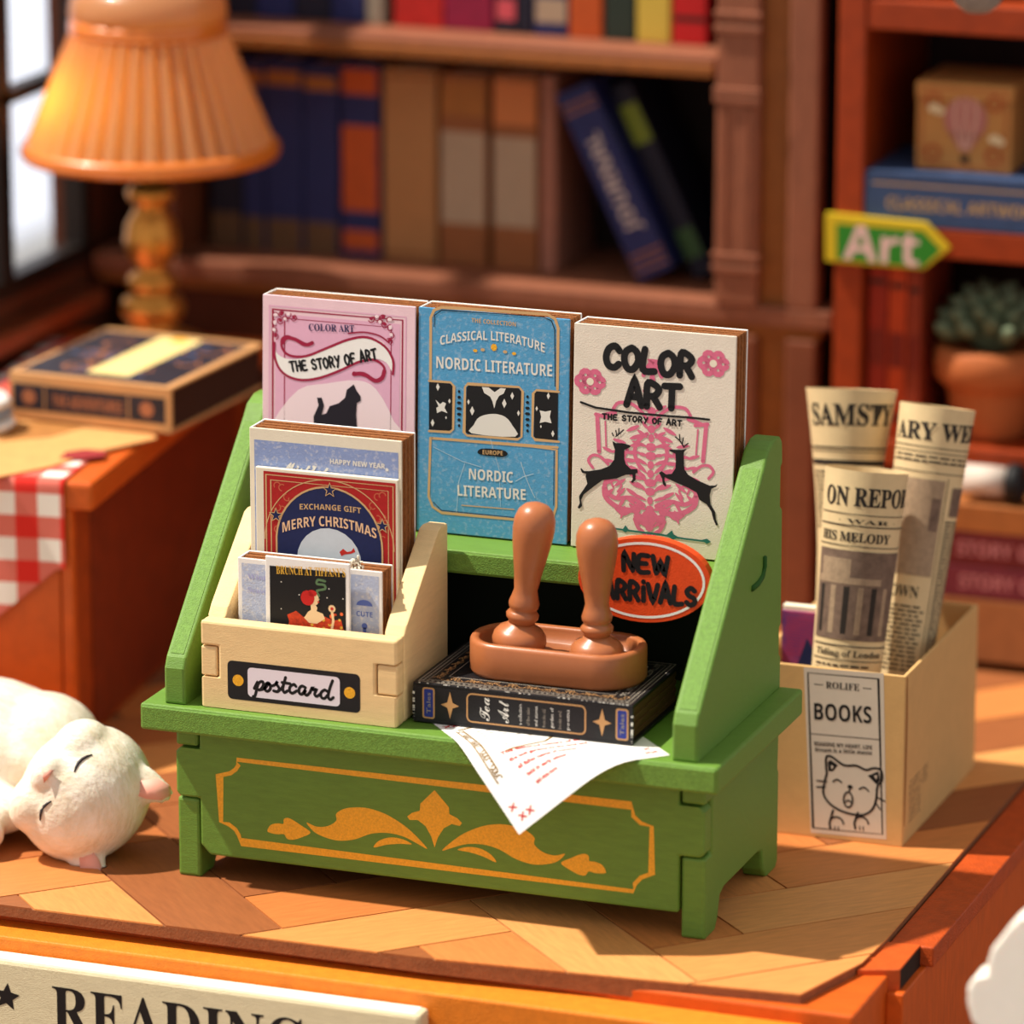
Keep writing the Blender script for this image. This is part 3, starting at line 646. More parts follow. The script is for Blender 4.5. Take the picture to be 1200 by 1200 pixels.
A.poly([(cu.x+.1*math.cos(R(t)), cu.y+.07*math.sin(R(t))) for t in range(0, 181, 20)], ub, 2, px=False)
A.text(bold('CUTE'), (cu.x-.1, cu.y-.13), (cu.x+.1, cu.y-.13), .06, ub, 2, px=False); A.disc((cu.x, cu.y-.24), .035, ub, 2, False); A.rect(cu.x-.02, cu.y-.36, cu.x+.02, cu.y-.26, ub, 2)
A.done('cover_print', b6)
k = MB()
for i in range(16):
    x = 2.42+random.uniform(-.09, .13); y = .62+random.uniform(-.05, .12); z = HS+1.69+random.uniform(-.02, .10)
    k.tube([(x, y, z-.05), (x+random.uniform(-.03, .03), y, z+.02), (x+random.uniform(-.05, .05), y+random.uniform(-.03, .03), z+.03)], .014, cream, 5)
k.build('frayed_fibre', b6)['kind'] = 'stuff'
t7, O = card('brunch_card', 'small card reading BRUNCH AT TIFFANY\'S over a red-haired lady', (1.41, .43, HS+.12), 1.04, 1.67, .04, white, cat='card')
A = Art(O, X, Z); A.rect(.055, .1, .99, 1.56, ink, 0)
yel = M('yellow_ink', (228, 176, 62), .7); skin = M('pale_skin_ink', (238, 206, 160), .7); flame = M('flame_ink', (222, 70, 30), .7, .5, 25)
A.text(serif("BRUNCH AT TIFFANY'S"), c7(446, 224), c7(793, 241), .10, yel, 2)
A.poly([c7(500, 520), c7(510, 460), c7(500, 430), c7(545, 410), c7(580, 440), c7(690, 440), c7(730, 460), c7(770, 455), c7(790, 530)], flame, 1)
for i in range(26):
    p = c7(505+random.uniform(0, 270), 425+random.uniform(0, 90)); A.disc(p, random.uniform(.012, .028), random.choice([flame, yel, red, M('coral_ink', (236, 110, 60), .7)]), 2, n=7)
A.poly([c7(585, 445), c7(605, 415), c7(620, 405), c7(618, 380), c7(640, 375), c7(652, 395), c7(648, 412), c7(680, 425), c7(690, 450), c7(650, 475), c7(610, 470)], skin, 3)
A.disc(c7(637, 352), .055, skin, 3, n=14, ry=.075); A.poly([c7(652, 345), c7(664, 352), c7(654, 360)], skin, 3)
A.disc(c7(603, 345), .085, M('hair_red', (196, 30, 26), .7), 4, n=14, ry=.09); A.disc(c7(625, 322), .06, MATS['hair_red'], 4, n=12, ry=.04)
A.line([c7(722, 520), c7(732, 460), c7(725, 415)], .03, skin, 3); A.disc(c7(725, 400), .045, skin, 3, n=10); A.disc(c7(725, 400), .02, red, 4, n=8); A.disc(c7(657, 366), .012, red, 5, n=8)
A.line([c7(660, 335), c7(650, 310), c7(690, 300), c7(685, 280), c7(650, 275), c7(655, 255), c7(690, 262)], .028, M('smoke_green', (92, 122, 84), .8), 2, sp=4)
for x, y in ((470, 265), (710, 300), (560, 330), (780, 350), (470, 400), (700, 345)): A.disc(c7(x, y), .008, off, 1, n=6)
A.done('card_print', t7)

# ======================= black book, paper and stamps =======================
kb = M('black_cover', (24, 22, 26), .45, .3, 14, .2, 60); lace = M('silver_ink', (150, 140, 128), .5); gd = M('gold_ink', (190, 142, 92), .5); bl = M('blue_ink', (34, 50, 132), .6)
zp = HS+.016
VBK = Vector((0, 1, 0))
bk = thing('antique_book', 'black book with gold-framed spine lying under the brown stamp stand', 'book', (4.5, 1.3, zp))
X0, X1, Y0, Y1, Hh = 3.22, 5.86, .42, 2.14, .47
box('front_cover', (X0, Y0, zp+Hh-.035), (X1, Y1, zp+Hh), kb, bk, .008); box('back_cover', (X0, Y0, zp), (X1, Y1, zp+.035), kb, bk, .008); box('spine', (X0, Y0, zp+.035), (X1, Y0+.035, zp+Hh-.035), kb, bk, .0)
k = MB()
for i in range(8): k.box((X0+.03, Y0+.035, zp+.035+i*.05), (X1-.05-.012*(i % 2), Y1-.03, zp+.085+i*.05), M('dark_page_stock', (112, 70, 40), .9, .5, 8, .8, 12, (1, 3, 20)))
k.build('page_block', bk)
A = Art((X0, Y0, zp), X, Z)
def c8(x, y): return (480+x/3.333, 570+y/3.333)
P0, P1 = A.px(*c8(225, 940)), A.px(*c8(690, 870)); 
A.frame(P0.x, .07, P1.x-.01, .40, .018, gd, 0, .06)
A.text(script('Tea'), (P0.x+.27, .10), (P0.x+.27, .375), .13, off, 1, px=False); A.text(script('Art'), (P0.x+.50, .10), (P0.x+.50, .36), .14, off, 1, px=False)
for i in range(7):
    A.text(['a collection', 'of fine tales', 'and stories', 'from the old', 'garden of', 'books and', 'poems'][i], (P0.x+.66+i*.095, .10), (P0.x+.66+i*.095, .34-.03*(i % 2)), .042, lace if i % 2 else off, 1, px=False, res=1)
for x_, s_ in ((A.px(*c8(158, 860)).x, .13), (A.px(*c8(752, 935)).x, .13)):
    P = [(x_+(s_*1.1 if i % 4 == 0 else s_*.85 if i % 2 == 0 else s_*.35)*math.sin(i*math.pi/4), .235+(s_*1.25 if i % 4 == 0 else s_*.85 if i % 2 == 0 else s_*.35)*math.cos(i*math.pi/4)) for i in range(8)]
    A.poly(P, gd, 1, px=False)
for x_ in (.19, X1-X0-.125):
    A.rect(x_-.075, .05, x_+.075, .42, gd, 0, .03); A.rect(x_-.055, .07, x_+.055, .40, bl, 1, .02); A.text('Tales', (x_+.025, .11), (x_+.025, .36), .05, lace, 2, px=False)
A.done('spine_print', bk)
A = Art((X0, Y0, zp+Hh), X, Y)
for q, mw in ((.05, .012), (.14, .008), (.32, .01)): A.frame(q, q, X1-X0-q, Y1-Y0-q, mw, lace, 0)
for i in range(40): A.disc((.08+i*.063, .095), .022, lace, 1, False, 6, .014)
for i in range(26): A.disc((.095, .1+i*.06), .014, lace, 1, False, 6, .022); A.disc((X1-X0-.095, .1+i*.06), .014, lace, 1, False, 6, .022)
for i in range(60): A.ring((.2+i*.0385, .225+.03*math.sin(i*1.4)), .04, .007, gd, 1, n=7, a0=i*60, a1=i*60+200)
for i in range(34): A.ring((.225+.02*math.sin(i), .3+i*.04), .035, .007, gd, 1, n=7, a0=i*60, a1=i*60+200); A.ring((X1-X0-.225, .3+i*.04), .035, .007, lace, 1, n=7, a0=i*60, a1=i*60+200)
A.text(serif('TALES'), (X1-X0-.62, 1.2), (X1-X0-.3, 1.45), .12, off, 1, px=False)
A.done('cover_print', bk)
k = MB()
for i in range(46):     # chipped white paper along the spine fold
    x = X0+.02+random.random()*(X1-X0-.06); d_ = random.uniform(.006, .03); k.box((x, Y0-.003, zp+Hh-.005), (x+d_, Y0+.006, zp+Hh+.002), off)
for z_ in [random.uniform(.02, .44) for _ in range(10)]: k.box((X0-.004, Y0-.003, zp+z_), (X0+.02, Y0+.01, zp+z_+.03), off); k.box((X1-.02, Y0-.003, zp+z_), (X1+.003, Y0+.01, zp+z_+.02), off)
k.build('worn_edge', bk)['kind'] = 'stuff'

# the paper sheet: flat on the counter, bending down over its front edge
sh = thing('printed_sheet', 'white printed sheet with red lettering drooping over the green counter edge', 'paper', (4.9, .6, HS))
tipx = Vector((4.94, -.34)); eL, eR = Vector((3.44, .40)), Vector((6.36, .26))
def bend(u, v, h):        # u,v plane coordinates on the counter before bending; v<0 hangs
    if v >= -.02: return Vector((u, v, HS+.008+h))
    s_ = -.02-v; r_ = .42; a_ = min(s_/r_, R(66)); rem = max(0, s_-r_*R(66))
    y = -.02-r_*math.sin(a_)-rem*math.cos(R(66)); z = HS+.008-r_*(1-math.cos(a_))-rem*math.sin(R(66))
    return Vector((u, y-h*math.sin(a_), z+h*math.cos(a_)))
tip = Vector((4.90, -1.12)); cl = Vector((3.40, .50)); cr_ = Vector((6.38, .30)); back = cl+cr_-tip
k = MB(); n = 18; vs = []; e1, e2 = cl-tip, cr_-tip
for lay in (0, -.003):
    for i in range(n+1):
        for j in range(n+1):
            p = tip+e1*(i/n)+e2*(j/n)*.98
            vs.append(bend(p.x, p.y, lay))
N1 = (n+1)**2; fs = []
inside = lambda i, j: True
for i in range(n):
    for j in range(n):
        a_ = i*(n+1)+j; fs.append((a_, a_+n+1, a_+n+2, a_+1)[::-1]); fs.append(tuple(N1+q for q in (a_, a_+n+1, a_+n+2, a_+1)))
k.add(vs, fs, white, True); k.build('sheet', sh)
A = Art((0, 0, 0), X, Y, base=.002, fmap=bend)
g1, g2 = e1.normalized(), e2.normalized()
def sq(a, b): return tip+e1*a+e2*b
rd = M('red_text_ink', (190, 36, 30), .7); br = M('sepia_ink', (128, 98, 50), .7)
def stext(t, a0, b0, a1, b1, h, m):
    A.text(t, sq(a0, b0), sq(a1, b1), h, m, 1, px=False, res=1, fat=.045)
for i, t in enumerate(('The tattered letters of country', 'the lost gardens by the river and', 'all fallen leaves of summer', 'told in early winter', 'and once more')):
    stext(t, .16+.0*i+.24-.062*i, .16+.02*i, .16+.24-.062*i, .74-.09*i, .055, rd)
stext('X X', .05, .05, .05, .15, .07, rd); stext('X', .12, .03, .12, .08, .06, rd); stext('XX', .06, .86, .06, .95, .06, rd); stext('X', .12, .88, .12, .93, .06, rd); stext('XX', .86, .02, .86, .12, .07, rd)
for a_, b_ in ((.28, .06), (.34, .1)): A.line([sq(a_, b_), sq(.78, b_+.0)], .020, br, 1, px=False)
for i in range(22): A.ring(sq(.30+i*.022, .085), 0.03, .016, br, 1, n=6, a0=i*70, a1=i*70+200)
A.line([sq(.80, .08), sq(.84, .3)], .03, br, 1, px=False); A.line([sq(.42, .2), sq(.46, .45), sq(.50, .5), sq(.62, .62), sq(.60, .85)], .032, br, 1, px=False); A.line([sq(.50, .5), sq(.72, .5)], .012, br, 1, px=False)
for i in range(7):
    for j in range(5): A.line([sq(.50+i*.04, .16+j*.06), sq(.50+i*.04, .19+j*.06)], .011, br, 1, px=False, cap=False)
A.done('sheet_print', sh)

# stamp tray
zt0 = zp+Hh+.006
tr = thing('stamp_tray', 'oval brown resin tray standing on the black book', 'tray', (4.62, 1.43, zt0))
cx, cy = 4.66, 1.30; hw, hr, ry_t = .58, .46, .54   # stadium: half straight length, end radius
def stad(s_, z, n=12):
    r_ = hr+s_; q_ = ry_t+s_; P = []
    for c_, a0 in ((hw, -90), (-hw, 90)):
        for i in range(n+1): t = R(a0+180*i/n); P.append(Vector((cx+c_+r_*math.cos(t), cy+q_*math.sin(t), z)))
    return P
k = MB(); rings = [stad(-.06, zt0), stad(-.02, zt0), stad(0, zt0+.04), stad(.0, zt0+.36), stad(-.02, zt0+.40), stad(-.05, zt0+.41), stad(-.10, zt0+.40), stad(-.115, zt0+.37), stad(-.12, zt0+.22)]
n = len(rings[0]); fs = []
for i in range(len(rings)-1):
    for j in range(n): j2 = (j+1) % n; fs.append((i*n+j, i*n+j2, (i+1)*n+j2, (i+1)*n+j))
fs.append(tuple(range(n))[::-1]); fs.append(tuple((len(rings)-1)*n+j for j in range(n)))
k.add([p for r_ in rings for p in r_], fs, resin, True); k.build('tray_body', tr)
def stamp(label, bx, by, dirv, sc_=1):
    zz = zt0+.224+.33*abs(dirv[0]); t = thing('wooden_stamp', label, 'stamp', (bx, by, zz), 'hand stamps in the brown tray')
    q = Vector(dirv).normalized().to_track_quat('Z', 'Y').to_matrix().to_4x4(); fr = Matrix.Translation((bx, by, zz)) @ q @ Matrix.Scale(sc_, 4, Z)
    k = MB(); k.lathe([(.25, 0), (.30, .03), (.315, .10), (.30, .17), (.25, .23), (.17, .27), (.155, .30)], resin, 32, fr); k.build('stamp_base', t)
    k = MB(); k.lathe([(.15, .29), (.155, .33), (.185, .36), (.19, .40), (.165, .43), (.145, .45), (.17, .48), (.178, .53), (.155, .60), (.135, .68), (.16, .86), (.195, 1.05), (.228, 1.24), (.242, 1.38), (.235, 1.49), (.20, 1.58), (.14, 1.64), (.06, 1.67), (.0, 1.675)], resin, 32, fr); k.build('handle', t)
    return t
stamp('leaning brown stamp with a pear-shaped handle, in front of the blue book', 4.20, 1.22, (.13, 0, 1), 1.05)
stamp('upright brown stamp with a pear-shaped handle, beside the orange plaque', 5.16, 1.20, (-.005, 0, 1))

# ======================= kraft box with rolled newspapers =======================
kb_ = thing('kraft_box', 'kraft cardboard box with a BOOKS cat label, on the plank floor', 'box', (7, 5.9, 0))
KX0, KX1, KY0, KY1, KH = 6.0, 7.93, 4.31, 7.56, 2.12
box('front_wall', (KX0, KY0, 0), (KX1, KY0+.05, KH), kraft, kb_, .012); box('rear_wall', (KX0, KY1-.05, 0), (KX1, KY1, KH), kraft, kb_, .012)
box('side_wall', (KX0, KY0+.05, 0), (KX0+.05, KY1-.05, KH), kraft, kb_, .012); box('side_wall', (KX1-.045, KY0+.05, 0), (KX1, KY1-.05, KH), kraft, kb_, .012)
box('box_bottom', (KX0+.05, KY0+.05, 0), (KX1-.05, KY1-.05, .05), kraft, kb_, .0)
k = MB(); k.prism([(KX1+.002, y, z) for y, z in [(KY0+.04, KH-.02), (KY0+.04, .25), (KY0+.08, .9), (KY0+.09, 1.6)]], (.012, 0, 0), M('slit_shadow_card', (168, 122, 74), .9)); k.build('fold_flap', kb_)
A = Art((0, KY0, 0), X, Z)
def cb(x, y): return (920+x/4.8, 760+y/4.8)
stk = M('sticker_white', (214, 200, 182), .7, .04, 6); lnm = M('thin_ink', (50, 46, 48), .7)
q = [A.px(*cb(*p)) for p in ((105, 105), (555, 140), (570, 1075), (145, 1035))]
A.poly(q, stk, 0, px=False)
q = [A.px(*cb(*p)) for p in ((128, 135), (525, 170), (548, 1045), (158, 1008))]; A.line(q, .016, ink, 1, px=False, closed=True)
A.line([cb(140, 478), cb(530, 512)], .010, lnm, 1)
A.text(serif('ROLIFE'), cb(230, 222), cb(418, 238), .085, ink, 2); A.line([cb(165, 200), cb(212, 204)], .010, lnm, 1); A.line([cb(440, 222), cb(485, 226)], .010, lnm, 1)
A.text(bold('BOOKS'), cb(165, 398), cb(487, 420), .20, ink, 2, res=3)
A.text(bold('READING MY HEART, LIFE'), cb(165, 545), cb(490, 568), .05, ink, 2); A.text(bold('Dream is a little meow'), cb(170, 578), cb(490, 598), .05, ink, 2)
cw = .028
A.line([cb(232, 680), cb(232, 612), cb(262, 608), cb(330, 655), cb(400, 658), cb(455, 682), cb(500, 672), cb(540, 685), cb(545, 740), cb(520, 775), cb(512, 850), cb(490, 905), cb(440, 935), cb(370, 930), cb(300, 905), cb(245, 865), cb(215, 810), cb(225, 740), cb(235, 700), cb(232, 680)], cw, ink, 2, sp=4)
A.poly([cb(240, 640), cb(255, 625), cb(298, 655), cb(270, 690), cb(245, 690)], ink, 1); A.poly([cb(258, 655), cb(275, 662), cb(262, 680)], stk, 2)
A.poly([cb(465, 715), cb(525, 690), cb(535, 740), cb(515, 765)], ink, 1); A.poly([cb(500, 715), cb(518, 712), cb(515, 738)], stk, 2)
A.line([cb(270, 748), cb(292, 736), cb(318, 752)], .02, ink, 2, sp=4); A.line([cb(418, 790), cb(445, 780), cb(470, 802)], .02, ink, 2, sp=4)
A.disc(cb(366, 778), .034, ink, 2, n=12, ry=.026); A.ring(A.px(*cb(355, 850)), .055, .022, ink, 2, ry=.095); A.line([cb(340, 862), cb(356, 852), cb(372, 866)], .018, ink, 2, sp=3); A.line([cb(366, 782), cb(360, 805)], .02, ink, 2)
for s_ in ([(180, 742), (235, 748)], [(178, 778), (225, 778)], [(520, 838), (560, 858)], [(512, 870), (535, 905)]): A.line([cb(*p) for p in s_], .018, ink, 2)
for cx_ in (285, 425):
    A.line([cb(cx_-15, 910+(cx_-285)*.1), cb(cx_-35, 980), cb(cx_-30, 1012)], cw, ink, 2); A.ring(A.px(*cb(cx_+5, 985)), .085, .022, ink, 2, a0=0, a1=180); A.line([cb(cx_-5, 1000), cb(cx_-5, 1018)], .014, ink, 2); A.line([cb(cx_+15, 1002), cb(cx_+15, 1020)], .014, ink, 2)
A.done('label_print', kb_)
A = Art((KX1, 0, 0), Y, Z)
for i in range(12):
    y_ = .20+i*.045; A.text(['weight 120', 'pages 84', 'edition two', 'paper kraft'][i % 4], (KY0+.26, .62-i*.045+.10), (KY0+.26+.5+.3*(i < 5), .62-i*.045+.10), .03, lnm, 0, px=False, res=1)
A.done('side_print', kb_)
mg = thing('magazine', 'magazine with purple and pink cover standing in the kraft box', 'magazine', (6.5, 5.3, .06))
p = at(925, 712, y=5.3)
box('pages', (6.1, 5.3, .06), (6.52, 5.42, p.z+.03), cream, mg, .01); 
box('cover', (6.1, 5.27, .06), (6.52, 5.30, p.z-.03), M('purple_print', (60, 50, 120), .6, col2=(206, 70, 96), vscale=1.1), mg, .005)
A = Art((6.1, 5.27, 0), X, Z)
for i in range(14): A.rect(.05, p.z-.12-i*.035, .5-.03*(i % 5), p.z-.11-i*.035, M('magenta_ink', (186, 60, 110), .6), 0)
A.poly([(.03, .4), (.5, .4), (.5, p.z-.65), (.32, p.z-.35), (.2, p.z-.7)], navy, 1, px=False); A.done('cover_print', mg)

news = M('newsprint', (222, 196, 150), .75, .10, 5, .12, 50); nink = M('news_ink', (44, 36, 30), .7, .3, 20); ngrey = M('halftone_grey', (128, 104, 88), .75, .45, 8); ngrey2 = M('halftone_light', (172, 146, 118), .75, .3, 14)
def roll(label, bp, tp, r0, r1, rmid=None):
    bp, tp = Vector(bp), Vector(tp); ax = (tp-bp); L = ax.length; ax.normalize()
    cdir = (-FW).normalized(); cdir = (cdir-ax*cdir.dot(ax)).normalized(); sd_ = ax.cross(cdir)   # the side that carries the headline
    t = thing('newspaper_roll', label, 'newspaper', bp)
    rad = lambda h: (r0+(r1-r0)*(h/L)**1.3) if not rmid else (r0+(rmid-r0)*min(1, h/(.5*L)) if h < .5*L else rmid+(r1-rmid)*((h-.5*L)/(.5*L))**1.5)
    def P(a_, h, off=0): return bp+ax*h+(cdir*math.cos(a_)+sd_*math.sin(a_))*(rad(h)+off)
    k = MB(); na, nh = 110, 20; tot = 2*math.pi*2.3; vs = []; fs = []
    for j in range(nh+1):
        h = L*j/nh
        for i in range(na+1):
            a_ = R(115)-tot*i/na; sag = 0
            vs.append(P(a_, h+sag, -.02*max(0, i/na-.46)/.02*.09 if i/na > .46 else 0))
    for j in range(nh):
        for i in range(na): q_ = j*(na+1)+i; fs.append((q_, q_+1, q_+na+2, q_+na+1)[::-1])
    k.add(vs, fs, news, True); k.build('rolled_sheet', t)
    # u runs round the roll (arc length at the middle radius), v along it from the top
    fm = lambda u, v, h: P(u/((r0+r1)/2), L+v, h)
    A = Art((0, 0, 0), X, Y, base=.006, fmap=fm); return t, A, L
def par(A, u0, u1, v0, v1, st=.055, m=None):
    v = v0
    while v > v1:
        u = u0
        while u < u1-.05: 
            w_ = min(random.uniform(.05, .14), u1-u); A.rect(u, v-.022, u+w_, v, m or nink, 1); u += w_+.025
        v -= st
t, A, L = roll('tall rolled newspaper with DAILY headline at the rear left of the kraft box', at(982, 790, y=6.05)-Z*.8, at(998, 456, y=7.0), .30, .56, .33)
T_ = 'SAMELY'; A.text(serif('SAMSTY'), (-.50, -.44), (.50, -.42), .26, nink, 1, px=False, fat=.012)
A.rect(-.6, -.72, .6, -.70, nink, 1); A.rect(-.6, -.76, .6, -.75, nink, 1); A.rect(-.6, -.92, .6, -.86, nink, 1)
par(A, -.55, .55, -1.0, -1.7); A.done('newsprint_lettering', t)
t['label'] = 'tallest rolled newspaper with flared top, behind the one headed ON REPORT'
t, A, L = roll('short rolled newspaper headed ON REPORT with a grey engraved picture', at(985, 795, y=4.86)-Z*.7, at(1016, 550, y=5.5), .40, .50)
A.text(serif('ON REPOR'), (-.52, -.42), (.62, -.40), .22, nink, 1, px=False, fat=.012); A.rect(-.62, -.52, .66, -.51, nink, 1); A.rect(-.62, -.66, .66, -.645, nink, 1)
A.text(serif('· WAR ·'), (-.3, -.62), (.4, -.62), .05, nink, 1, px=False)
A.text(serif('HIS MELODY'), (-.55, -.84), (.35, -.84), .11, nink, 1, px=False, fat=.012); A.rect(-.62, -.90, .66, -.89, nink, 1)
A.rect(-.58, -2.02, .62, -.95, ngrey, 1); A.rect(-.55, -1.35, .30, -1.27, ngrey2, 2); A.rect(-.50, -1.28, -.1, -1.05, ngrey2, 2)
for i in range(6): A.rect(-.5+i*.17, -1.95, -.43+i*.17, -1.38, ngrey2 if i % 2 else nink, 2)
A.rect(-.58, -2.10, .62, -2.085, nink, 1); A.text(serif('Tiding of London'), (-.5, -2.22), (.45, -2.22), .08, nink, 1, px=False); A.rect(-.58, -2.27, .62, -2.26, nink, 1); par(A, -.5, .3, -2.32, -2.9)
A.done('newsprint_lettering', t)
t, A, L = roll('slanting rolled newspaper headed NEW WEEK at the right of the kraft box', at(1046, 795, y=5.8)-Z*.8, at(1099, 476, y=6.8), .34, .46)
A.text(serif('ARY WEE'), (-.52, -.42), (.62, -.38), .21, nink, 1, px=False, fat=.012)
for v_ in (-.50, -.56, -.68, -.80): A.rect(-.6, v_, .6, v_+.010, nink, 1)
par(A, -.5, .5, -.60, -.66); A.rect(-.50, -2.05, .18, -.88, ngrey2, 1); A.rect(.05, -1.5, .16, -1.1, ngrey, 2); A.rect(.30, -1.30, .56, -.95, ngrey, 1)
par(A, .26, .62, -1.36, -3.0, .045); A.text(serif('DOWN'), (-.45, -2.32), (.05, -2.32), .14, nink, 1, px=False); par(A, -.5, .15, -2.42, -3.2)
A.rect(.21, -3.2, .22, -.85, nink, 1); A.done('newsprint_lettering', t)
t['label'] = 'slanting rolled newspaper with a narrow text column, above the kraft box side wall'

# ======================= sleeping cat =======================
def evaluated(o, name):
    me = bpy.data.meshes.new_from_object(o.evaluated_get(bpy.context.evaluated_depsgraph_get())); n_ = bpy.data.objects.new(name, me); C.objects.link(n_)
    bpy.data.objects.remove(o); return n_
ct = thing('cat', 'white cat figurine curled asleep with pink ears on the plank floor', 'cat', (-2.2, 1.2, 0))
bm = bmesh.new()
def ell(c, r, ax=None, sub=3):
    m = Matrix.Translation(c) @ (ax or Matrix()) @ Matrix.Diagonal((r[0], r[1], r[2], 1)); bmesh.ops.create_icosphere(bm, subdivisions=sub, radius=1, matrix=m)
hc = at(100, 930, y=.75)
NF0 = (-FW)
EU = (RT*.78-UP*.62).normalized(); ER = (RT*.62+UP*.78).normalized()
NFc = (NF0*.93-EU*.30-ER*.05).normalized(); EU2 = (EU-NFc*EU.dot(NFc)).normalized(); ER2 = EU2.cross(NFc)
if ER2.dot(ER) < 0: ER2 = -ER2
HM = Matrix((ER2, EU2, NFc)).transposed().to_4x4()
def H(r, u, n_): return hc+ER2*r+EU2*u+NFc*n_
ell(hc, (.86, .76, .74), HM)
ell(H(.40, -.28, .28), (.40, .34, .38), HM); ell(H(-.40, -.28, .28), (.40, .34, .38), HM)     # cheeks
ell(H(0, -.30, .62), (.26, .20, .20), HM); ell(H(0, -.10, .58), (.16, .26, .18), HM)        # muzzle and bridge
def ear(sx):
    for i in range(9):
        f = i/8; p_ = H(sx*(.50+.12*f), .48+.31*f, .10-.05*f); ell(p_, (.27*(1-f*.55)+.02, .12, .10*(1-.5*f)+.02), HM, 2)
ear(1); ear(-1)
ell((-2.95, 1.75, .82), (1.35, 1.05, .84)); ell((-3.9, 1.2, .75), (1.0, 1.1, .78)); ell((-2.1, 1.75, .85), (.75, .8, .72)); ell((-2.5, .75, .40), (.75, .38, .34))   # curled body, forearm
ell((-2.25, .25, .26), (.34, .30, .25)); ell((-3.3, .35, .38), (.9, .5, .38))
mesh_ = bpy.data.meshes.new('c'); bm.to_mesh(mesh_); bm.free(); tmp = bpy.data.objects.new('c', mesh_); C.objects.link(tmp)
rm = tmp.modifiers.new('r', 'REMESH'); rm.mode = 'VOXEL'; rm.voxel_size = .045; s_ = tmp.modifiers.new('s', 'SMOOTH'); s_.iterations = 7; s_.factor = .6
cb_ = evaluated(tmp, 'body')
for p in cb_.data.polygons: p.use_smooth = True
fur = M('cat_white_fur', (246, 238, 226), .55, col2=(222, 206, 180), vscale=1.6, bump=.8, bscale=7, sss=.1, grain=(1.5, 4, 1.5))
fur.node_tree.nodes['Principled BSDF'].inputs['Roughness'].default_value = .5
cb_.data.materials.clear(); cb_.data.materials.append(fur)
zmin = min(v.co.z for v in cb_.data.vertices)
for v in cb_.data.vertices: v.co.z = max(v.co.z, .004)
cb_.parent = ct; cb_.matrix_parent_inverse = ct.matrix_world.inverted()
from mathutils.bvhtree import BVHTree
tree = BVHTree.FromObject(cb_, bpy.context.evaluated_depsgraph_get())
tree = BVHTree.FromPolygons([v.co.copy() for v in cb_.data.vertices], [tuple(p.vertices) for p in cb_.data.polygons])
def onhead(r, u): 
    hit = tree.ray_cast(H(r, u, 2.0), -NFc); return (hit[0]+NFc*.006) if hit[0] else H(r, u, .75)
for sx in (1, -1):
    k = MB(); P = [onhead(sx*(.22+.055*i), -.02-.045*math.sin(math.pi*i/5)) for i in range(6)]
    k.tube(P, [.008, .016, .02, .02, .016, .008], M('eye_line', (46, 40, 44), .5), 6); k.build('eye', ct)
    k = MB(); 
    inn = [H(sx*x_, u_, n_) for x_, u_, n_ in ((.40, .54, .235), (.46, .70, .20), (.55, .83, .16), (.66, .87, .13), (.74, .80, .15), (.72, .64, .19), (.58, .52, .23))]
    c_ = sum(inn, Vector())/len(inn); k.add([c_-NFc*.01]+inn+[p-NFc*.08 for p in inn], [(0, i+1, (i+1) % 7+1) for i in range(7)]+[(i+1, i+8, (i+1) % 7+8, (i+1) % 7+1) for i in range(7)], M('ear_pink', (238, 168, 150), .6), True); k.build('inner_ear', ct)
k = MB(); nz = onhead(0, -.24); k.add([nz+ER2*.10+EU2*.05+NFc*.01, nz-ER2*.10+EU2*.05+NFc*.01, nz-EU2*.07+NFc*.012, nz-EU2*.01+NFc*.045]+[nz-NFc*.05], [(0, 3, 1), (1, 3, 2), (2, 3, 0), (0, 1, 4), (1, 2, 4), (2, 0, 4)], MATS['ear_pink'], True); k.build('nose', ct)

# ======================= name board, fence, pendant =======================
rb = thing('name_board', 'cream wooden name board lettered READING, fixed to the orange platform front', 'sign', (0, -1.7, -1.0))
bw = M('painted_board', (232, 218, 180), .65, .10, 4, .5, 26, (1, 6, 6)); 
box('board', (-6, -1.86, -1.7), (4.18, -1.56, -.43), bw, rb, .05)
box('sunlit_top_strip', (-5.9, -1.82, -.44), (4.1, -1.60, -.425), M('sunlit_top_white', (246, 240, 226), .6), rb, .004)  # thin strip painted white as sunlight on the board's upper edge
A = Art((0, -1.86, 0), X, Z)
a_, b_ = A.px(62, 1208), A.px(360, 1250)
A.text(serif('READING'), a_, b_, .56, M('sign_ink', (26, 22, 24), .5, .4, 30), 1, px=False, res=4)
p = A.px(8, 1168); A.poly([(p.x+(.17 if i % 2 == 0 else .08)*math.sin(i*math.pi/5+.1), p.y+(.17 if i % 2 == 0 else .08)*math.cos(i*math.pi/5+.1)) for i in range(10)], MATS['sign_ink'], 1, px=False)
A.done('board_lettering', rb)
fy = -2.6; wm = M('white_plastic', (244, 240, 230), .45, .05, 5, .1, 20, sss=.1)
fq = [(1150, 1215), (1138, 1196), (1133, 1178), (1133, 1158), (1139, 1147), (1156, 1143), (1157, 1128), (1162, 1112), (1173, 1098), (1182, 1086), (1191, 1078), (1201, 1074), (1225, 1068), (1262, 1070), (1290, 1085), (1300, 1110), (1302, 1140), (1320, 1148), (1328, 1170), (1318, 1196), (1300, 1212)]
fp = [at(x, y, y=fy) for x, y in fq]; fp = [fp[-1]+Vector((0, 0, -3.6-fp[-1].z))]+[Vector((fp[0].x, fy, -3.6))]+fp
k = MB(); k.prism(fp, (0, .45, 0), wm); tag(k.build('garden_sign', None, .06, 3), 'white scalloped board standing upright at the lower right corner', 'sign')
pdn = thing('pendant_light', 'small grey pendant knob hanging at the top right', 'lamp', at(1146, -4, y=1.5))
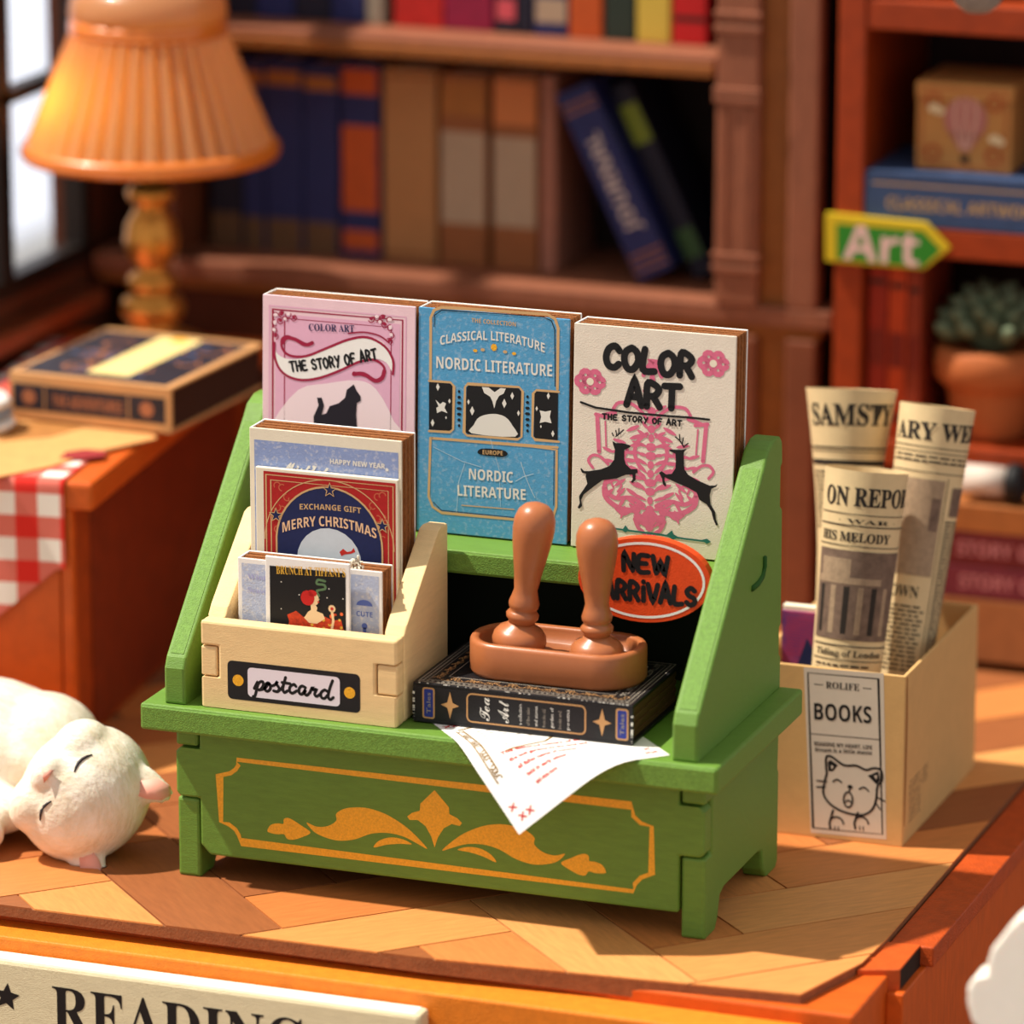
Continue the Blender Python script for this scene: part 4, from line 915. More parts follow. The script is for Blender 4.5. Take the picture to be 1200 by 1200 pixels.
c_ = at(1146, -14, y=1.5); k = MB(); k.lathe([(0, -.27), (.13, -.26), (.22, -.19), (.30, -.06), (.28, .08), (.12, .16), (.03, .18)], M('stone_grey', (150, 136, 124), .8, .25, 12, .6, 30), 7, Matrix.Translation(c_), smooth=False); k.build('knob', pdn)
k = MB(); k.tube([c_+Z*.15, c_+Z*6], .02, dark); k.build('cord', pdn)

# ======================= left cabinet and what is on it =======================
ang = R(7); CZ = 3.55; O_c = at(78, 600, z=3.17); O_c.z = 0
frc = Matrix.Translation(O_c) @ Matrix.Rotation(ang, 4, 'Z')
cab = thing('cabinet', 'orange wooden cabinet with moulded top under the checked cloth', 'cabinet', O_c)
box('cabinet_body', (-2.55, .12, 0), (.0, 8.0, CZ-.36), orange_d, cab, .02, frc)
box('cabinet_top', (-2.6, 0, CZ-.36), (.34, 8.0, CZ), orange, cab, .05, frc)
box('door_panel', (-2.45, .06, .2), (-.12, .13, CZ-.5), orange, cab, .02, frc)
box('corner_post', (-.10, .04, 0), (.05, .2, CZ-.36), orange, cab, .02, frc)
box('side_frame', (-.02, .9, .1), (.03, 7.4, CZ-.6), M('side_shaded_orange', (138, 48, 16), .5, .3, 3), cab, .01, frc)  # darker orange stands for shade on the side facing away from the sun
# checked cloth: over the top and hanging down the front as a pointed corner
gm = M('gingham', (220, 60, 50), .9); nt = gm.node_tree; N, L_ = nt.nodes, nt.links; uvn = N.new('ShaderNodeUVMap'); uvn.uv_map = 'UVMap'; sp_ = N.new('ShaderNodeSeparateXYZ'); L_.new(uvn.outputs[0], sp_.inputs[0])
st_ = []
for i in (0, 1):
    a1 = N.new('ShaderNodeMath'); a1.operation = 'FRACT'; L_.new(sp_.outputs[i], a1.inputs[0]); a2 = N.new('ShaderNodeMath'); a2.operation = 'LESS_THAN'; a2.inputs[1].default_value = .5; L_.new(a1.outputs[0], a2.inputs[0]); st_.append(a2)
ad = N.new('ShaderNodeMath'); ad.operation = 'ADD'; L_.new(st_[0].outputs[0], ad.inputs[0]); L_.new(st_[1].outputs[0], ad.inputs[1])
hf = N.new('ShaderNodeMath'); hf.operation = 'MULTIPLY'; hf.inputs[1].default_value = .5; L_.new(ad.outputs[0], hf.inputs[0])
cr = N.new('ShaderNodeValToRGB'); cr.color_ramp.interpolation = 'CONSTANT'; cr.color_ramp.elements[0].color = lin((240, 230, 222)); cr.color_ramp.elements[1].position = .4; cr.color_ramp.elements[1].color = lin((214, 110, 96)); e_ = cr.color_ramp.elements.new(.9); e_.color = lin((214, 40, 30))
L_.new(hf.outputs[0], cr.inputs[0]); L_.new(cr.outputs[0], N['Principled BSDF'].inputs['Base Color'])
def cloth(pts_fn, nu, nv, name, label):
    me = bpy.data.meshes.new(name); vs = []; uv = []
    for lay in (0, 1):
        for j in range(nv+1):
            for i in range(nu+1): p, q = pts_fn(i/nu, j/nv, lay); vs.append(p); uv.append(q)
    fs = []; n1 = (nu+1)*(nv+1)
    for j in range(nv):
        for i in range(nu): a_ = j*(nu+1)+i; f = (a_, a_+1, a_+nu+2, a_+nu+1); fs.append(f); fs.append(tuple(n1+x for x in f[::-1]))
    me.from_pydata([tuple(v) for v in vs], [], fs); ul = me.uv_layers.new(name='UVMap')
    for lp_ in me.loops: ul.data[lp_.index].uv = uv[lp_.vertex_index]
    me.materials.append(gm); me.polygons.foreach_set('use_smooth', [True]*len(fs)); o = bpy.data.objects.new(name, me); C.objects.link(o); tag(o, label, 'cloth'); return o
def clf(u, v, lay):
    x = -2.55+2.53*u; hang = max(.0, 1.55-1.25*max(0, (x+.55+1.2)/1.2) if x > -1.75 else 1.55)
    hang = 1.12+max(0, (-.12-x))*.85; hang = min(hang, 2.4)
    tot = hang+7.2; s_ = hang*v/.3 if v < .3 else hang+7.2*(v-.3)/.7; d = .012+.012*(1-lay)
    if s_ < hang: p = Vector((x, -d-.03-.02*math.sin(x*5)*(1-s_/hang), CZ+d-(hang-s_)))
    else: p = Vector((x+(.25 if s_-hang > 5.2 else 0)*u, s_-hang-.03, CZ+d+.006))
    return frc @ p, (x*1.72+.12, (s_-hang)*1.72+.3)
cloth(clf, 40, 60, 'tablecloth', 'red and white gingham tablecloth on the orange cabinet')
ev = MB(); zc = CZ+.03
evp = [at(px, py, z=zc+.01) for px, py in ((-60, 575), (0, 560), (60, 548), (110, 532), (184, 515), (150, 488), (60, 470), (-60, 470))]
ev.prism(evp, (0, 0, .02), M('kraft_envelope', (222, 160, 96), .8, .15, 4)); ev.prism([p+Z*.021 for p in [at(px, py, z=zc) for px, py in ((70, 540), (78, 533), (100, 530), (125, 532), (122, 538), (95, 541))]], (0, 0, .02), M('wax_red', (150, 40, 44), .6))
ev.prism([p+Z*.021 for p in [at(px, py, z=zc) for px, py in ((0, 520), (60, 515), (110, 500), (80, 492), (20, 500))]], (0, 0, .01), M('kraft_brown', (176, 116, 56), .8, .2, 5))
tag(ev.build('envelope'), 'kraft envelope with a dark red seal lying on the checked cloth', 'envelope')
k = MB(); c_ = at(-36, 500, z=zc+.055)
for i, r_ in enumerate((.55, .52, .5)): k.lathe([(0, i*.14), (r_, i*.14), (r_+.05, i*.14+.06), (r_, i*.14+.12), (0, i*.14+.125)], [white, M('grey_blue_glaze', (140, 148, 160), .5), white][i], 24, Matrix.Translation(c_))
tag(k.build('saucer'), 'white and grey round saucer stack beside the dark book', 'saucer')
# dark book with tan borders
s0, s1 = at(12, 488, z=zc+.06), at(201, 509, z=zc+.06); bd = (s1-s0); Wd = bd.length; bd.normalize(); r0_ = at(277, 449, z=zc+.03); Dd = min(2.7, (r0_-s1).length); vd = Vector((-bd.y, bd.x, 0))
tanb = M('tan_border', (206, 150, 96), .7, .1, 6); blb = M('blue_black_cover', (44, 38, 50), .55, .5, 4)
frb = Matrix((bd, vd, Z)).transposed().to_4x4(); frb.translation = s0
TB = .60
db = thing('guide_book', 'thick dark book with tan borders and a pale ribbon label, before the lamp', 'book', s0)
box('back_cover', (0, 0, 0), (Wd, Dd, .04), tanb, db, .01, frb); box('front_cover', (0, 0, TB-.04), (Wd, Dd, TB), tanb, db, .01, frb); box('spine', (0, 0, .04), (Wd, .04, TB-.04), tanb, db, 0, frb)
box('page_block', (.04, .04, .04), (Wd-.04, Dd-.04, TB-.04), M('dark_stock', (70, 34, 18), .9, .5, 8, .8, 12, (1, 1, 16)), db, 0, frb)
A = Art(s0, bd, Z); A.rect(.05, .12, Wd-.08, .46, blb, 0); A.rect(.5, .14, .52, .44, tanb, 1); A.rect(Wd-.62, .14, Wd-.60, .44, tanb, 1)
cop = M('copper_ink', (170, 104, 70), .6); A.text(bold('THE ADVENTURES'), (.62, .20), (Wd-.7, .20), .15, cop, 1, px=False); A.disc((Wd-.35, .29), .10, cop, 1, False); A.disc((.28, .29), .10, cop, 1, False); A.done('spine_print', db)
A = Art(s0+Z*TB, bd, vd); A.rect(.08, .10, Wd-.12, Dd-.15, blb, 0)
for i in range(22): A.ring((.3+random.random()*(Wd-.7), .3+random.random()*(Dd-.7)), .12+.1*random.random(), .04, cop if i % 2 else M('steel_blue_ink', (72, 84, 120), .6), 1, n=12, a0=i*33, a1=i*33+220)
A.rect(Wd*.40, .35, Wd*.66, Dd-.2, M('pale_label', (240, 212, 140), .6), 2); A.disc((Wd*.53, Dd-.3), .12, gold, 3, False); A.done('cover_print', db)
# table lamp
LY = 10.6; lb = at(180, 400, y=LY); lx = lb.x; lz = lambda py: at(176, py, y=LY).z
lamp = thing('table_lamp', 'brass table lamp with a pleated amber shade beside the window', 'lamp', (lx, LY, CZ+.03))
brass = M('brass', (222, 150, 66), .28, .1, 6, metal=.75)
tl = Matrix.Translation((lx, LY, 0)); b0 = CZ+.03
prof = [(.72, b0), (.76, b0+.08), (.70, b0+.20), (.45, b0+.30), (.36, lz(382)), (.30, lz(378)), (.42, lz(368)), (.45, lz(358)), (.40, lz(348)), (.24, lz(343)), (.32, lz(338)), (.36, lz(330)), (.32, lz(322)), (.20, lz(316)), (.22, lz(310)), (.34, lz(298)), (.38, lz(280)), (.34, lz(260)), (.24, lz(246)), (.22, lz(240)), (.32, lz(232)), (.34, lz(224)), (.28, lz(216)), (.14, lz(210)), (.12, lz(60)), (0, lz(55))]
prof = [p for i, p in enumerate(prof) if i < 4 or p[1] > b0+.3]
k = MB(); k.lathe(prof, brass, 32, tl); k.build('lamp_stem', lamp)
amber = bpy.data.materials.new('amber_shade'); amber.use_nodes = True; nt = amber.node_tree; pb_ = nt.nodes['Principled BSDF']; pb_.inputs['Base Color'].default_value = lin((206, 150, 104)); pb_.inputs['Roughness'].default_value = .35; pb_.inputs['Coat Weight'].default_value = .5
tn = nt.nodes.new('ShaderNodeBsdfTranslucent'); tn.inputs[0].default_value = lin((255, 190, 84)); mx = nt.nodes.new('ShaderNodeMixShader'); mx.inputs[0].default_value = .45
nt.links.new(pb_.outputs[0], mx.inputs[1]); nt.links.new(tn.outputs[0], mx.inputs[2]); nt.links.new(mx.outputs[0], nt.nodes['Material Output'].inputs[0])
zb_, zt_ = lz(172), lz(30); NP = 36
sh_ = thing('x', 'x y z w', 'x'); bpy.data.objects.remove(sh_)
for i in range(NP):     # each pleat is a fold of its own
    a0 = 2*math.pi*i/NP; a1 = 2*math.pi*(i+1)/NP; am = (a0+a1)/2; vs = []
    for f in (0, .5, 1):
        r_ = 1.66+(.98-1.66)*f; z_ = zb_+(zt_-zb_)*f
        for a_, dr in ((a0, -.09), (a0+(am-a0)*.45, .03), (am, .05), (a1-(a1-am)*.45, .03), (a1, -.09)): vs.append((lx+(r_+dr)*math.cos(a_), LY+(r_+dr)*math.sin(a_), z_))
    k = MB(); k.add(vs, [(j*5+q, j*5+q+1, j*5+q+6, j*5+q+5) for j in (0, 1) for q in range(4)], amber, True); k.build('shade_pleat', lamp)
rimm = M('shade_rim', (226, 120, 30), .35, .1, 5, spec=.6, coat=.5)
def tor(r_, z_, t_, m, nm): k = MB(); k.lathe([(r_+t_*math.cos(R(a_)), z_+t_*1.3*math.sin(R(a_))) for a_ in range(0, 361, 30)], m, 48, tl); k.build(nm, lamp)
tor(1.67, zb_-.02, .09, rimm, 'lower_rim'); tor(.98, zt_, .10, rimm, 'upper_rim')
k = MB(); k.lathe([(.98, zt_+.02), (1.06, zt_+.18), (1.04, zt_+.36), (.9, zt_+.55), (.5, zt_+.75), (.1, zt_+.85), (0, zt_+.86)], amber, 44, tl, mod=lambda k_, z: 1+.015*(-1)**k_); k.build('shade_crown', lamp)
k = MB(); k.lathe([(0, zb_+.25), (.2, zb_+.3), (.28, zb_+.5), (.2, zb_+.75), (.08, zb_+.85), (0, zb_+.86)], M('added_bulb_glow', (255, 196, 100), .5, emit=17), 16, Matrix.Translation((lx-.7, LY-.5, 0))); k.build('added_bulb', lamp)  # added bulb, set to the left so the shade glows as if sunlit
k = MB(); k.tube([(lx, LY, zb_+1.0), (lx-.5, LY-.4, zb_+1.05), (lx-.7, LY-.5, zb_+.84)], .05, brass); k.build('added_bulb_arm', lamp)  # arm added to carry that bulb

# ======================= brown bookcase at the back =======================
bcs = thing('bookcase', 'brown wooden bookcase with panelled end post behind the display stand', 'bookcase', (-1, 13.5, 0))
zL = at(400, 319, y=YB).z; zU = at(650, 58, y=YB).z; BL, BR = at(203, 250, y=YB).x, at(832, 250, y=YB).x; BE = at(958, 250, y=YB).x
YK = 15.4; bkY = YB+.95
LX = at(108, 290, y=YB).x
box('ledge_board', (LX, YB, zL-.26), (at(974, 370, y=YB).x, YK, zL), shelfwood, bcs, .03)
box('ledge_moulding', (LX+.05, YB+.06, zL-.42), (BE+.05, YB+.4, zL-.26), shelfgold, bcs, .03)
box('shelf_board', (BL, YB+.15, zU-.05-.18), (BR, YK, zU), shelfwood, bcs, .02); box('shelf_edge', (BL, YB+.05, zU-.26), (BR, YB+.16, zU-.10), shelfgold, bcs, .02)
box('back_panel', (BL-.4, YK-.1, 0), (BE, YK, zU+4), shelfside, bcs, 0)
box('lower_panel', (BL-.6, YB+.35, 0), (BR, YB+.5, zL-.26), M('lower_panel_brown', (100, 46, 24), .55, .25, 3), bcs, .01)
box('end_post', (BL-.32, YB+.1, zL), (BL, YK, zU+4), M('post_brown', (108, 54, 28), .6, .2, 3), bcs, .03)
def post(z0, z1, dk):
    P0, P1 = at(836, 250, y=YB-.1).x, at(886, 250, y=YB-.1).x; wm_ = shelfwood if not dk else M('post_lower', (126, 68, 42), .6, .2, 3)
    box('pilaster', (P0, YB-.05, z0), (P1, YB+.25, z1), wm_, bcs, .04)
    box('inlay_strip', (P1, YB+.12, z0), (at(922, 250, y=YB).x, YB+.3, z1), shelfgold, bcs, .02)
    box('stile', (at(922, 250, y=YB).x, YB-.0, z0), (BE, YB+.3, z1), wm_, bcs, .04)
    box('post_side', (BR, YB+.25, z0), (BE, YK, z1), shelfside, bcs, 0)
    return P0, P1
P0, P1 = post(zL, zU+4, False); post(0, zL-.42, True)
for py in (18, 35, 108, 118, 302, 316):
    z_ = at(860, py, y=YB-.1).z; box('post_moulding', (P0-.03, YB-.10, z_-.05), (P1+.03, YB+.2, z_+.05), shelfwood, bcs, .02)
for x in (P0+.14, P1-.14): box('post_bead', (x-.02, YB-.075, zL+.5), (x+.02, YB-.04, at(860, 122, y=YB).z), shelfwood, bcs, .01)
def shelf_book(label, x0, x1, z0, h, dep, m, bands=(), group=None, y=None, tilt=0, text=None, tc=None):
    y = bkY if y is None else y; w_ = x1-x0
    t = bpy.data.objects.new('shelf_book', None); C.objects.link(t); tag(t, label, 'book', group); t.location = (x0, y, z0); t.matrix_world = Matrix.Translation((x0, y, z0))
    fr = Matrix.Translation((x0, y, z0)) @ Matrix.Rotation(tilt, 4, 'Y')
    k = MB(); k.box((0, 0, 0), (w_, .05, h), m, fr); k.box((0, .05, 0), (.04, dep, h), m, fr); k.box((w_-.04, .05, 0), (w_, dep, h), m, fr); k.build('cover', t, .02)
    k = MB(); k.box((.04, .05, .04), (w_-.04, dep-.04, h-.04), cream, fr); k.build('page_block', t)
    A = Art(fr @ Vector((0, 0, 0)), fr.to_3x3() @ X, fr.to_3x3() @ Z)
    if bands or text:
        for v0, v1, c in bands: A.rect(.02, v0*h, w_-.02, v1*h, c, 0)
        if text: A.text(text, (w_*.66, h*.24), (w_*.66, h*.76), min(.28, w_*.38), tc or off, 1, px=False, res=1)
        A.done('spine_print', t)
    return t
nv = M('shelf_navy', (34, 40, 92), .6, .15, 5); nvd = M('shelf_dark_navy', (26, 24, 44), .6, .2, 5); ocr = M('shelf_ochre', (168, 104, 44), .6, .2, 8); brn = M('shelf_brown', (150, 88, 46), .6, .2, 6); tn_ = M('shelf_tan', (176, 122, 74), .7, .1, 6); lbl = M('shelf_label', (176, 150, 124), .7, .1, 8); ora = M('shelf_orange', (196, 84, 28), .6, .2, 6); gbr = M('shelf_grey_brown', (112, 78, 50), .7, .3, 12)
def xs(a_, b_, py): return at(a_, py, y=bkY).x, at(b_, py, y=bkY).x
hB = at(500, 82, y=bkY).z-zL
rows = [((247, 285), nvd, [(0, .18, gbr), (.86, .93, ocr)], 'dark book, first at the left end of the middle shelf'),
 ((286, 312), nv, [(0, .17, gbr), (.86, .93, ocr)], 'narrow navy book with grey-brown foot, second from the left end of the middle shelf'),
 ((313, 356), nv, [(0, .17, gbr), (.86, .93, ocr)], 'wide navy book left of its twin on the middle shelf'),
 ((357, 398), nv, [(0, .17, gbr), (.86, .93, ocr)], 'navy book directly left of the orange and navy one'),
 ((401, 446), nv, [(0.04, .14, ora), (.24, .68, ora), (.84, .97, ora)], 'orange and navy banded book left of the tan book'),
 ((450, 512), tn_, [(.03, .05, brn), (.95, .97, brn)], 'plain wide tan book on the middle shelf'),
 ((516, 571), brn, [(.22, .70, lbl), (.78, .96, ocr)], 'brown book with long pale label, beside the plain tan book'),
 ((577, 630), brn, [(.22, .68, lbl), (.74, .96, M('shelf_copper', (196, 116, 62), .6))], 'brown book with long pale label and copper head, farther from the tan book'),
 ((633, 652), M('shelf_rose', (160, 104, 84), .7, .15, 8), [], 'thin rose-brown book ending the upright row')]
for (a_, b_), m, bands, lab in rows:
    x0, x1 = xs(a_, b_, 300); t = shelf_book(lab, x0, x1-.015, zL+.002, hB+random.uniform(-.04, .04) if a_ < 640 else hB+.05, 1.6, m, bands, 'upright books on the middle shelf')
sb_ink = M('shelf_silver_ink', (196, 180, 172), .6)
# two leaning books
p0, p1 = at(655, 105, y=bkY-.1), at(762, 322, y=bkY-.1)
dl = (p0-p1); hl = dl.length; tl_ = -math.atan2(-dl.x, dl.z)
x_b = at(752, 322, y=bkY-.1).x
shelf_book('navy book with pale lettering leaning left on the middle shelf', x_b-.0, x_b+.55, zL+.03, 2.78, 1.5, nv, [(.04, .05, ocr), (.08, .09, ocr), (.88, .89, ocr), (.92, .93, ocr), (.12, .13, ocr)], 'leaning books', y=bkY-.25, tilt=-R(26), text=bold('JOURNAL'), tc=sb_ink)
shelf_book('dark green book leaning behind the leaning navy book', x_b+.68, x_b+.98, zL+.03, 2.85, 1.2, nvd, [(.7, .9, M('shelf_lime', (120, 134, 40), .6)), (.1, .25, M('shelf_green', (60, 90, 50), .6))], 'leaning books', y=bkY+.15, tilt=-R(26))
def xs2(a_, b_): return at(a_, 40, y=bkY).x, at(b_, 40, y=bkY).x
crm = M('shelf_crimson', (150, 22, 62), .6, .3, 6); top = [((262, 300), nvd, 'darkest book at the lamp end of the top shelf'), ((301, 345), nv, 'navy book near the lamp end of the top shelf'), ((346, 388), nvd, 'charcoal navy book third from the lamp end of the top shelf'), ((389, 428), nv, 'navy book beside the grey slip on the top shelf'), ((430, 450), M('shelf_grey', (150, 136, 118), .7), 'thin grey book on the top shelf'),
 ((462, 520), M('shelf_red', (196, 34, 26), .6, .3, 6), 'bright red book left of the crimson one on the top shelf'), ((521, 578), crm, 'crimson book on the top shelf'), ((580, 606), nvd, 'dark book with a pink dot on the top shelf'), ((607, 624), nvd, 'thin plain dark book on the top shelf'), ((626, 666), nv, 'navy book with a cream label on the top shelf'), ((667, 706), ora, 'orange-brown book on the top shelf'),
 ((709, 744), M('shelf_bottle', (38, 50, 40), .6), 'bottle green lettered book on the top shelf'), ((746, 786), M('shelf_yellow', (206, 176, 70), .6), 'mustard yellow lettered book on the top shelf'), ((788, 829), M('shelf_scarlet', (190, 20, 22), .6), 'scarlet book against the end post on the top shelf')]
for i, ((a_, b_), m, lab) in enumerate(top):
    x0, x1 = xs2(a_, b_); bands = [(.05, .12, MATS['shelf_lime'] if i == 11 else off)] if i in () else []
    if i == 9: bands = [(.07, .20, lbl)]
    if i == 7: bands = [(.07, .18, M('shelf_pink', (206, 80, 90), .6))]
    if i == 13: bands = [(.12, .15, dark)]
    shelf_book(lab, x0, x1-.012, zU+.002, 2.6, 1.6, m, bands, 'upright books on the top shelf', text='THE NORTH TALES' if i in (11, 12) else None, tc=lbl if i == 11 else MATS['shelf_bottle'])

# ======================= orange bookcase at the right =======================
RY = 12.2
ob = thing('orange_bookcase', 'orange wooden bookcase with deep open shelves at the right', 'bookcase', (7, 13.5, 0))
OX0, OX1 = at(976, 400, y=RY).x, at(1008, 400, y=RY).x; OXR = OX0+4.6
zS = at(1150, 272, y=RY).z; zT = at(1100, 4, y=RY).z; zM = at(1190, 530, y=RY).z
obm = M('case_orange', (158, 56, 10), .5, .25, 4, .2, 20); obd = M('case_inside_shaded', (44, 10, 6), .7, .3, 3)  # obd: darkened copy of obm, shade of the open shelves painted in
box('end_panel', (OX0, RY, 0), (OX1, 15.4, 12), obm, ob, .03); box('end_panel', (OXR-.4, RY, 0), (OXR, 15.4, 12), obm, ob, .03)
box('shelf_board', (OX1, RY+.02, zS-.40), (OXR-.4, 15.3, zS), obm, ob, .03); box('shelf_board', (OX1, RY+.02, zM-.36), (OXR-.4, 15.3, zM), obm, ob, .03); box('shelf_board', (OX1, RY+.02, zT-.4), (OXR-.4, 15.3, zT), obm, ob, .03)
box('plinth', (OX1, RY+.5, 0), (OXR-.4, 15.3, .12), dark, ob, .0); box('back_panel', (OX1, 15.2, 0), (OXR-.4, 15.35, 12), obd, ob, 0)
# arrow sign
sy = RY-.12; ash = thing('arrow_sign', 'green arrow sign reading Art with yellow edge on the orange bookcase', 'sign', at(1040, 285, y=sy))
ol = [at(x, y, y=sy) for x, y in ((967, 250), (1085, 262), (1113, 292), (1083, 316), (967, 306))]
k = MB(); k.prism(ol, (0, .11, 0), M('sign_yellow', (206, 176, 30), .5)); k.build('arrow_board', ash, .02)
A = Art((0, sy, 0), X, Z); A.poly([(980, 262), (1082, 271), (1103, 293), (1081, 314), (980, 304)], M('sign_green', (44, 128, 34), .5), 0)
A.text(bold('Art'), (988, 303), (1076, 312), .45, M('sign_pink', (226, 186, 180), .6), 1, res=3); A.done('sign_lettering', ash)
# book, gift box
q0, q1 = at(1013, 247, y=RY+.02), at(1215, 275, y=RY+.02); zb1 = zS+.003; hb1 = at(1100, 205, y=RY+.02).z-zb1
dsk = M('denim_cover', (54, 74, 112), .6, .25, 5)
bb = thing('denim_book', 'thick blue book lying flat on the orange shelf', 'book', (q0.x, RY+.1, zb1))
box('back_cover', (q0.x, RY+.02, zb1), (q0.x+2.7, RY+1.9, zb1+.06), dsk, bb, .02); box('front_cover', (q0.x, RY+.02, zb1+hb1-.06), (q0.x+2.7, RY+1.9, zb1+hb1), dsk, bb, .02); box('spine', (q0.x, RY+.02, zb1+.06), (q0.x+2.7, RY+.09, zb1+hb1-.06), dsk, bb, .0); box('page_block', (q0.x+.06, RY+.09, zb1+.06), (q0.x+2.64, RY+1.8, zb1+hb1-.06), cream, bb, 0)
A = Art((q0.x, RY+.02, zb1), X, Z); A.text(bold('CLASSICAL ARTWORKS'), (.3, hb1*.3), (2.5, hb1*.3), .16, M('dull_gold', (176, 140, 90), .6), 0, px=False); A.rect(.1, hb1*.75, 2.6, hb1*.79, MATS['dull_gold'], 0); A.done('spine_print', bb)
gy = RY+.3; g0, g1 = at(1072, 207, y=gy), at(1184, 222, y=gy); gz = zb1+hb1+.003; gw = (g1.x-g0.x); gh = at(1130, 98, y=gy).z-gz
gbm = M('gift_tan', (190, 132, 70), .7, .1, 5)
gb = thing('gift_box', 'tan cube box printed with a hot air balloon, on the blue book', 'box', (g0.x, gy, gz))
box('box_body', (g0.x, gy, gz), (g0.x+gw, gy+gw, gz+gh*.8), gbm, gb, .03); box('box_lid', (g0.x-.015, gy-.015, gz+gh*.8), (g0.x+gw+.015, gy+gw+.015, gz+gh), gbm, gb, .03)
A = Art((g0.x, gy-.016, gz), X, Z); rbn = M('rust_ink', (170, 84, 40), .7)
A.frame(.08, .08, gw-.08, gh-.08, .02, rbn, 0); 
for u, v in ((.24, .24), (gw-.24, .24), (.24, gh-.24), (gw-.24, gh-.24)): A.ring((u, v), .09, .05, rbn, 0)
bcx, bcy = gw*.52, gh*.60; bpk = M('balloon_pink', (176, 110, 100), .7)
A.disc((bcx, bcy), .29, bpk, 1, False); A.poly([(bcx-.22, bcy-.18), (bcx+.22, bcy-.18), (bcx+.06, bcy-.42), (bcx-.06, bcy-.42)], bpk, 1, px=False)
for d_ in (-.12, 0, .12): A.line([(bcx+d_, bcy+.25), (bcx+d_*1.2, bcy), (bcx+d_*.4, bcy-.38)], .035, M('balloon_pale', (206, 160, 140), .7), 2, px=False, sp=3)
A.rect(bcx-.06, bcy-.58, bcx+.06, bcy-.48, dark, 1); 
for u, v in ((bcx-.42, bcy+.12), (bcx+.40, bcy-.24)): A.disc((u, v), .09, M('cloud_cream', (228, 204, 160), .7), 2, False, 12, .06); A.disc((u+.07, v-.03), .07, MATS['cloud_cream'], 2, False, 12, .05)
A.done('balloon_print', gb)
# upright red books, plant, roll, stack
rz = zM+.003; rx = OX1+.06
for i, (w_, m, lab) in enumerate([(.26, M('case_red', (160, 40, 16), .6, .3, 6), 'narrow dark red book against the orange end panel'), (.25, M('case_red_orange', (196, 66, 18), .6, .3, 6), 'middle red-orange book of the three beside the succulent'), (.18, M('case_brick', (150, 52, 22), .6, .3, 6), 'brick red book nearest the succulent pot')]):
    shelf_book(lab, rx, rx+w_, rz, 2.45-.05*i, 1.5, m, [(.1, .13, dark), (.4, .6, M('case_rust', (120, 30, 12), .6)), (.85, .88, dark)], 'red books beside the succulent', y=RY+.15); rx += w_+.015
py_ = RY+.75; pc = at(1160, 520, y=py_); px0 = pc.x
pot = thing('potted_succulent', 'grey-green succulent in a two-tier terracotta pot on the orange bookcase', 'plant', (px0, py_, rz)); tp_ = Matrix.Translation((px0, py_, rz)); terr = M('terracotta', (184, 100, 50), .7, .15, 5)
hh = at(1150, 400, y=py_).z-rz
k = MB(); k.lathe([(0, 0), (.42, 0), (.50, .10), (.58, hh*.45), (.60, hh*.55), (.66, hh*.58), (.76, hh*.66), (.78, hh*.8), (.76, hh*.95), (.68, hh), (.62, hh*.93), (0, hh*.9)], terr, 32, tp_); k.build('pot', pot)
suc = M('succulent_green', (104, 118, 90), .6, .25, 5)
for i in range(34):
    a_ = i*2.4; r_ = .10+.50*(i/34)**.7; hz = hh+.62-.45*(i/34); c_ = Vector((px0+r_*math.cos(a_), py_+r_*math.sin(a_), rz+hz)); d_ = Vector((math.cos(a_)*.8, math.sin(a_)*.8, .9-.5*i/34)).normalized()
    m_ = Matrix.Translation(c_) @ d_.to_track_quat('Z', 'Y').to_matrix().to_4x4(); k = MB(); k.lathe([(0, -.22), (.08, -.12), (.13, .06), (.09, .20), (0, .28)], suc, 8, m_); k.build('leaf', pot)
k = MB(); k.lathe([(0, .0), (.22, 0), (.38, .3), (.35, .55), (.2, .75), (0, .8)], suc, 12, Matrix.Translation((px0, py_, rz+hh*.9))); k.build('leaf_core', pot)
ry_ = RY-.02; c_ = at(1150, 566, y=ry_-.3)
SY = RY-.62
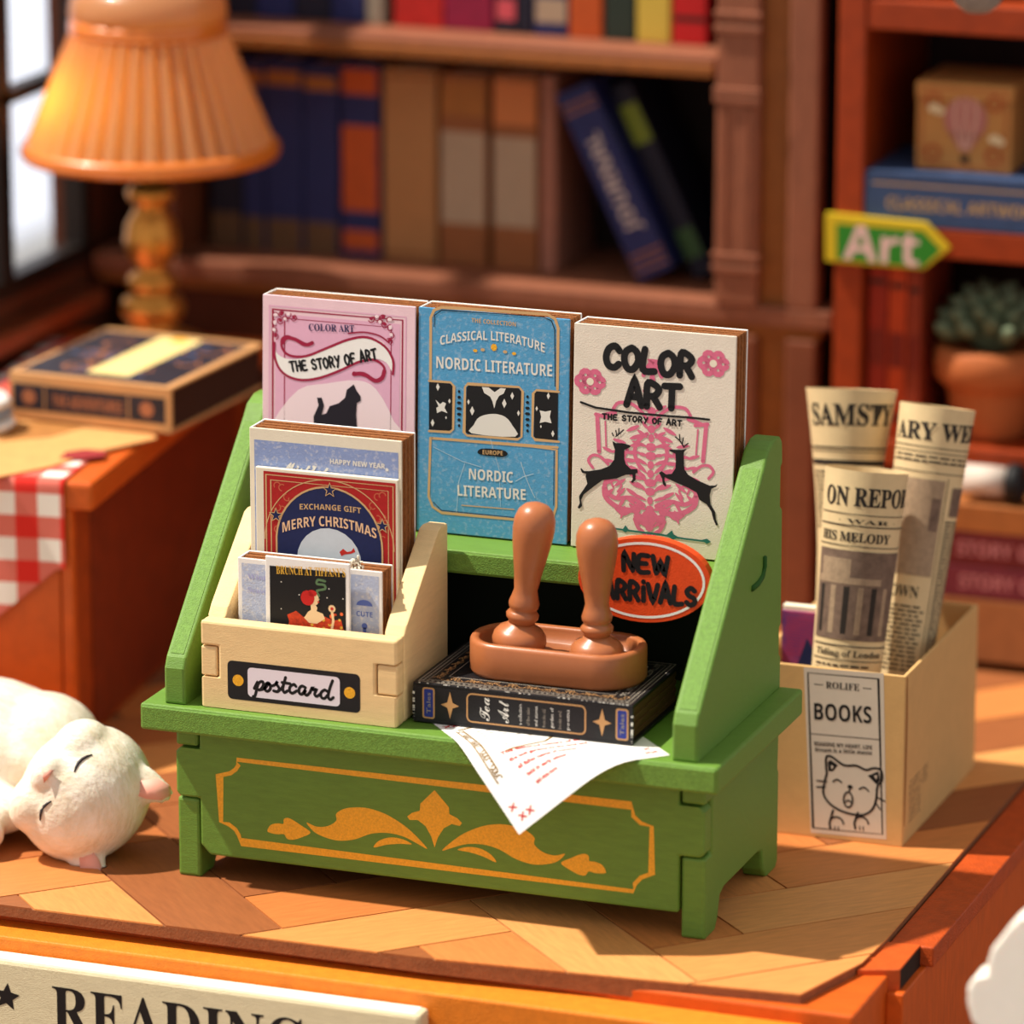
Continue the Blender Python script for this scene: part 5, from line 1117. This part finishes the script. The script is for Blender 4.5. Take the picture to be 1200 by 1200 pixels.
# stack of books on the bottom board
zz = .125; lays = [(at(1150, 702, y=SY).z, M('stack_tan', (156, 98, 56), .6, .2, 5), 'tan brown book, lowest of the stack under the pot'), (at(1150, 664, y=SY).z, M('stack_plum', (112, 36, 50), .6, .3, 5), 'plum lettered book second from the bottom of the stack'), (at(1150, 625, y=SY).z, M('stack_wine', (104, 22, 26), .6, .3, 5), 'wine red lettered book third from the bottom of the stack'), (at(1150, 592, y=SY).z, M('stack_ochre', (166, 98, 46), .6, .2, 5), 'ochre brown book on top of the stack')]
sx0 = at(1100, 650, y=SY).x
for i, (z1, m, lab) in enumerate(lays):
    x_ = sx0+.04*(i % 2); t = thing('stacked_book', lab, 'book', (x_, SY, zz), 'books stacked at the bottom of the orange bookcase')
    fr = Matrix.Translation((x_, SY, zz)); h_ = z1-zz-.004
    k = MB(); k.box((0, 0, 0), (2.2, .06, h_), m, fr); k.box((0, .06, 0), (2.2, 1.9, .05), m, fr); k.box((0, .06, h_-.05), (2.2, 1.9, h_), m, fr); k.build('cover', t, .02)
    k = MB(); k.box((.05, .06, .05), (2.15, 1.85, h_-.05), cream, fr); k.build('page_block', t)
    if i in (1, 2): A = Art((x_, SY, zz), X, Z); A.text(bold('STORY OF ART'), (.25, h_*.3), (1.9, h_*.3), h_*.42, M('stack_ink', (176, 110, 112), .7), 0, px=False); A.done('spine_print', t)
    zz = z1
rl = thing('label_roll', 'white paper roll with a black ring end, above the stacked books', 'roll', (c_.x, SY+.25, zz))
c2_ = Vector((c_.x-.22, SY+.25, zz+.272)); q_ = Matrix.Translation(c2_) @ Matrix.Rotation(R(90), 4, 'Y')
k = MB(); k.lathe([(0, 0), (.2, 0), (.2, .62), (0, .62)], M('roll_white', (206, 190, 178), .7), 24, q_); k.build('roll_body', rl)
k = MB(); k.lathe([(.13, .6), (.25, .6), (.265, .68), (.25, .80), (.13, .80), (.11, .7), (.13, .6)], ink, 24, q_); k.build('ring_end', rl)

# print sits on the piece that carries it (thing > part > sub-part)
CARRY = {'cover_print': ('front_cover', 'cover'), 'spine_print': ('spine', 'cover'), 'gold_ornament': ('front_panel',), 'name_label': ('front_board',), 'card_print': ('card_board',), 'label_print': ('front_wall',),
         'board_lettering': ('board',), 'sign_lettering': ('arrow_board',), 'plaque_print': ('plaque_board',), 'balloon_print': ('box_body',), 'sheet_print': ('sheet',), 'newsprint_lettering': ('rolled_sheet',), 'counter_edge': ('counter_top',), 'ledge_edge': ('book_ledge',), 'slot_mark': ('cheek_panel',)}
for o in list(bpy.data.objects):
    nm = o.name.split('.')[0]
    if nm in CARRY and o.parent:
        host = [c for c in o.parent.children if c.name.split('.')[0] in CARRY[nm]]
        if host: o.parent = host[-1] if nm == 'slot_mark' else host[0]; o.matrix_parent_inverse = Matrix()
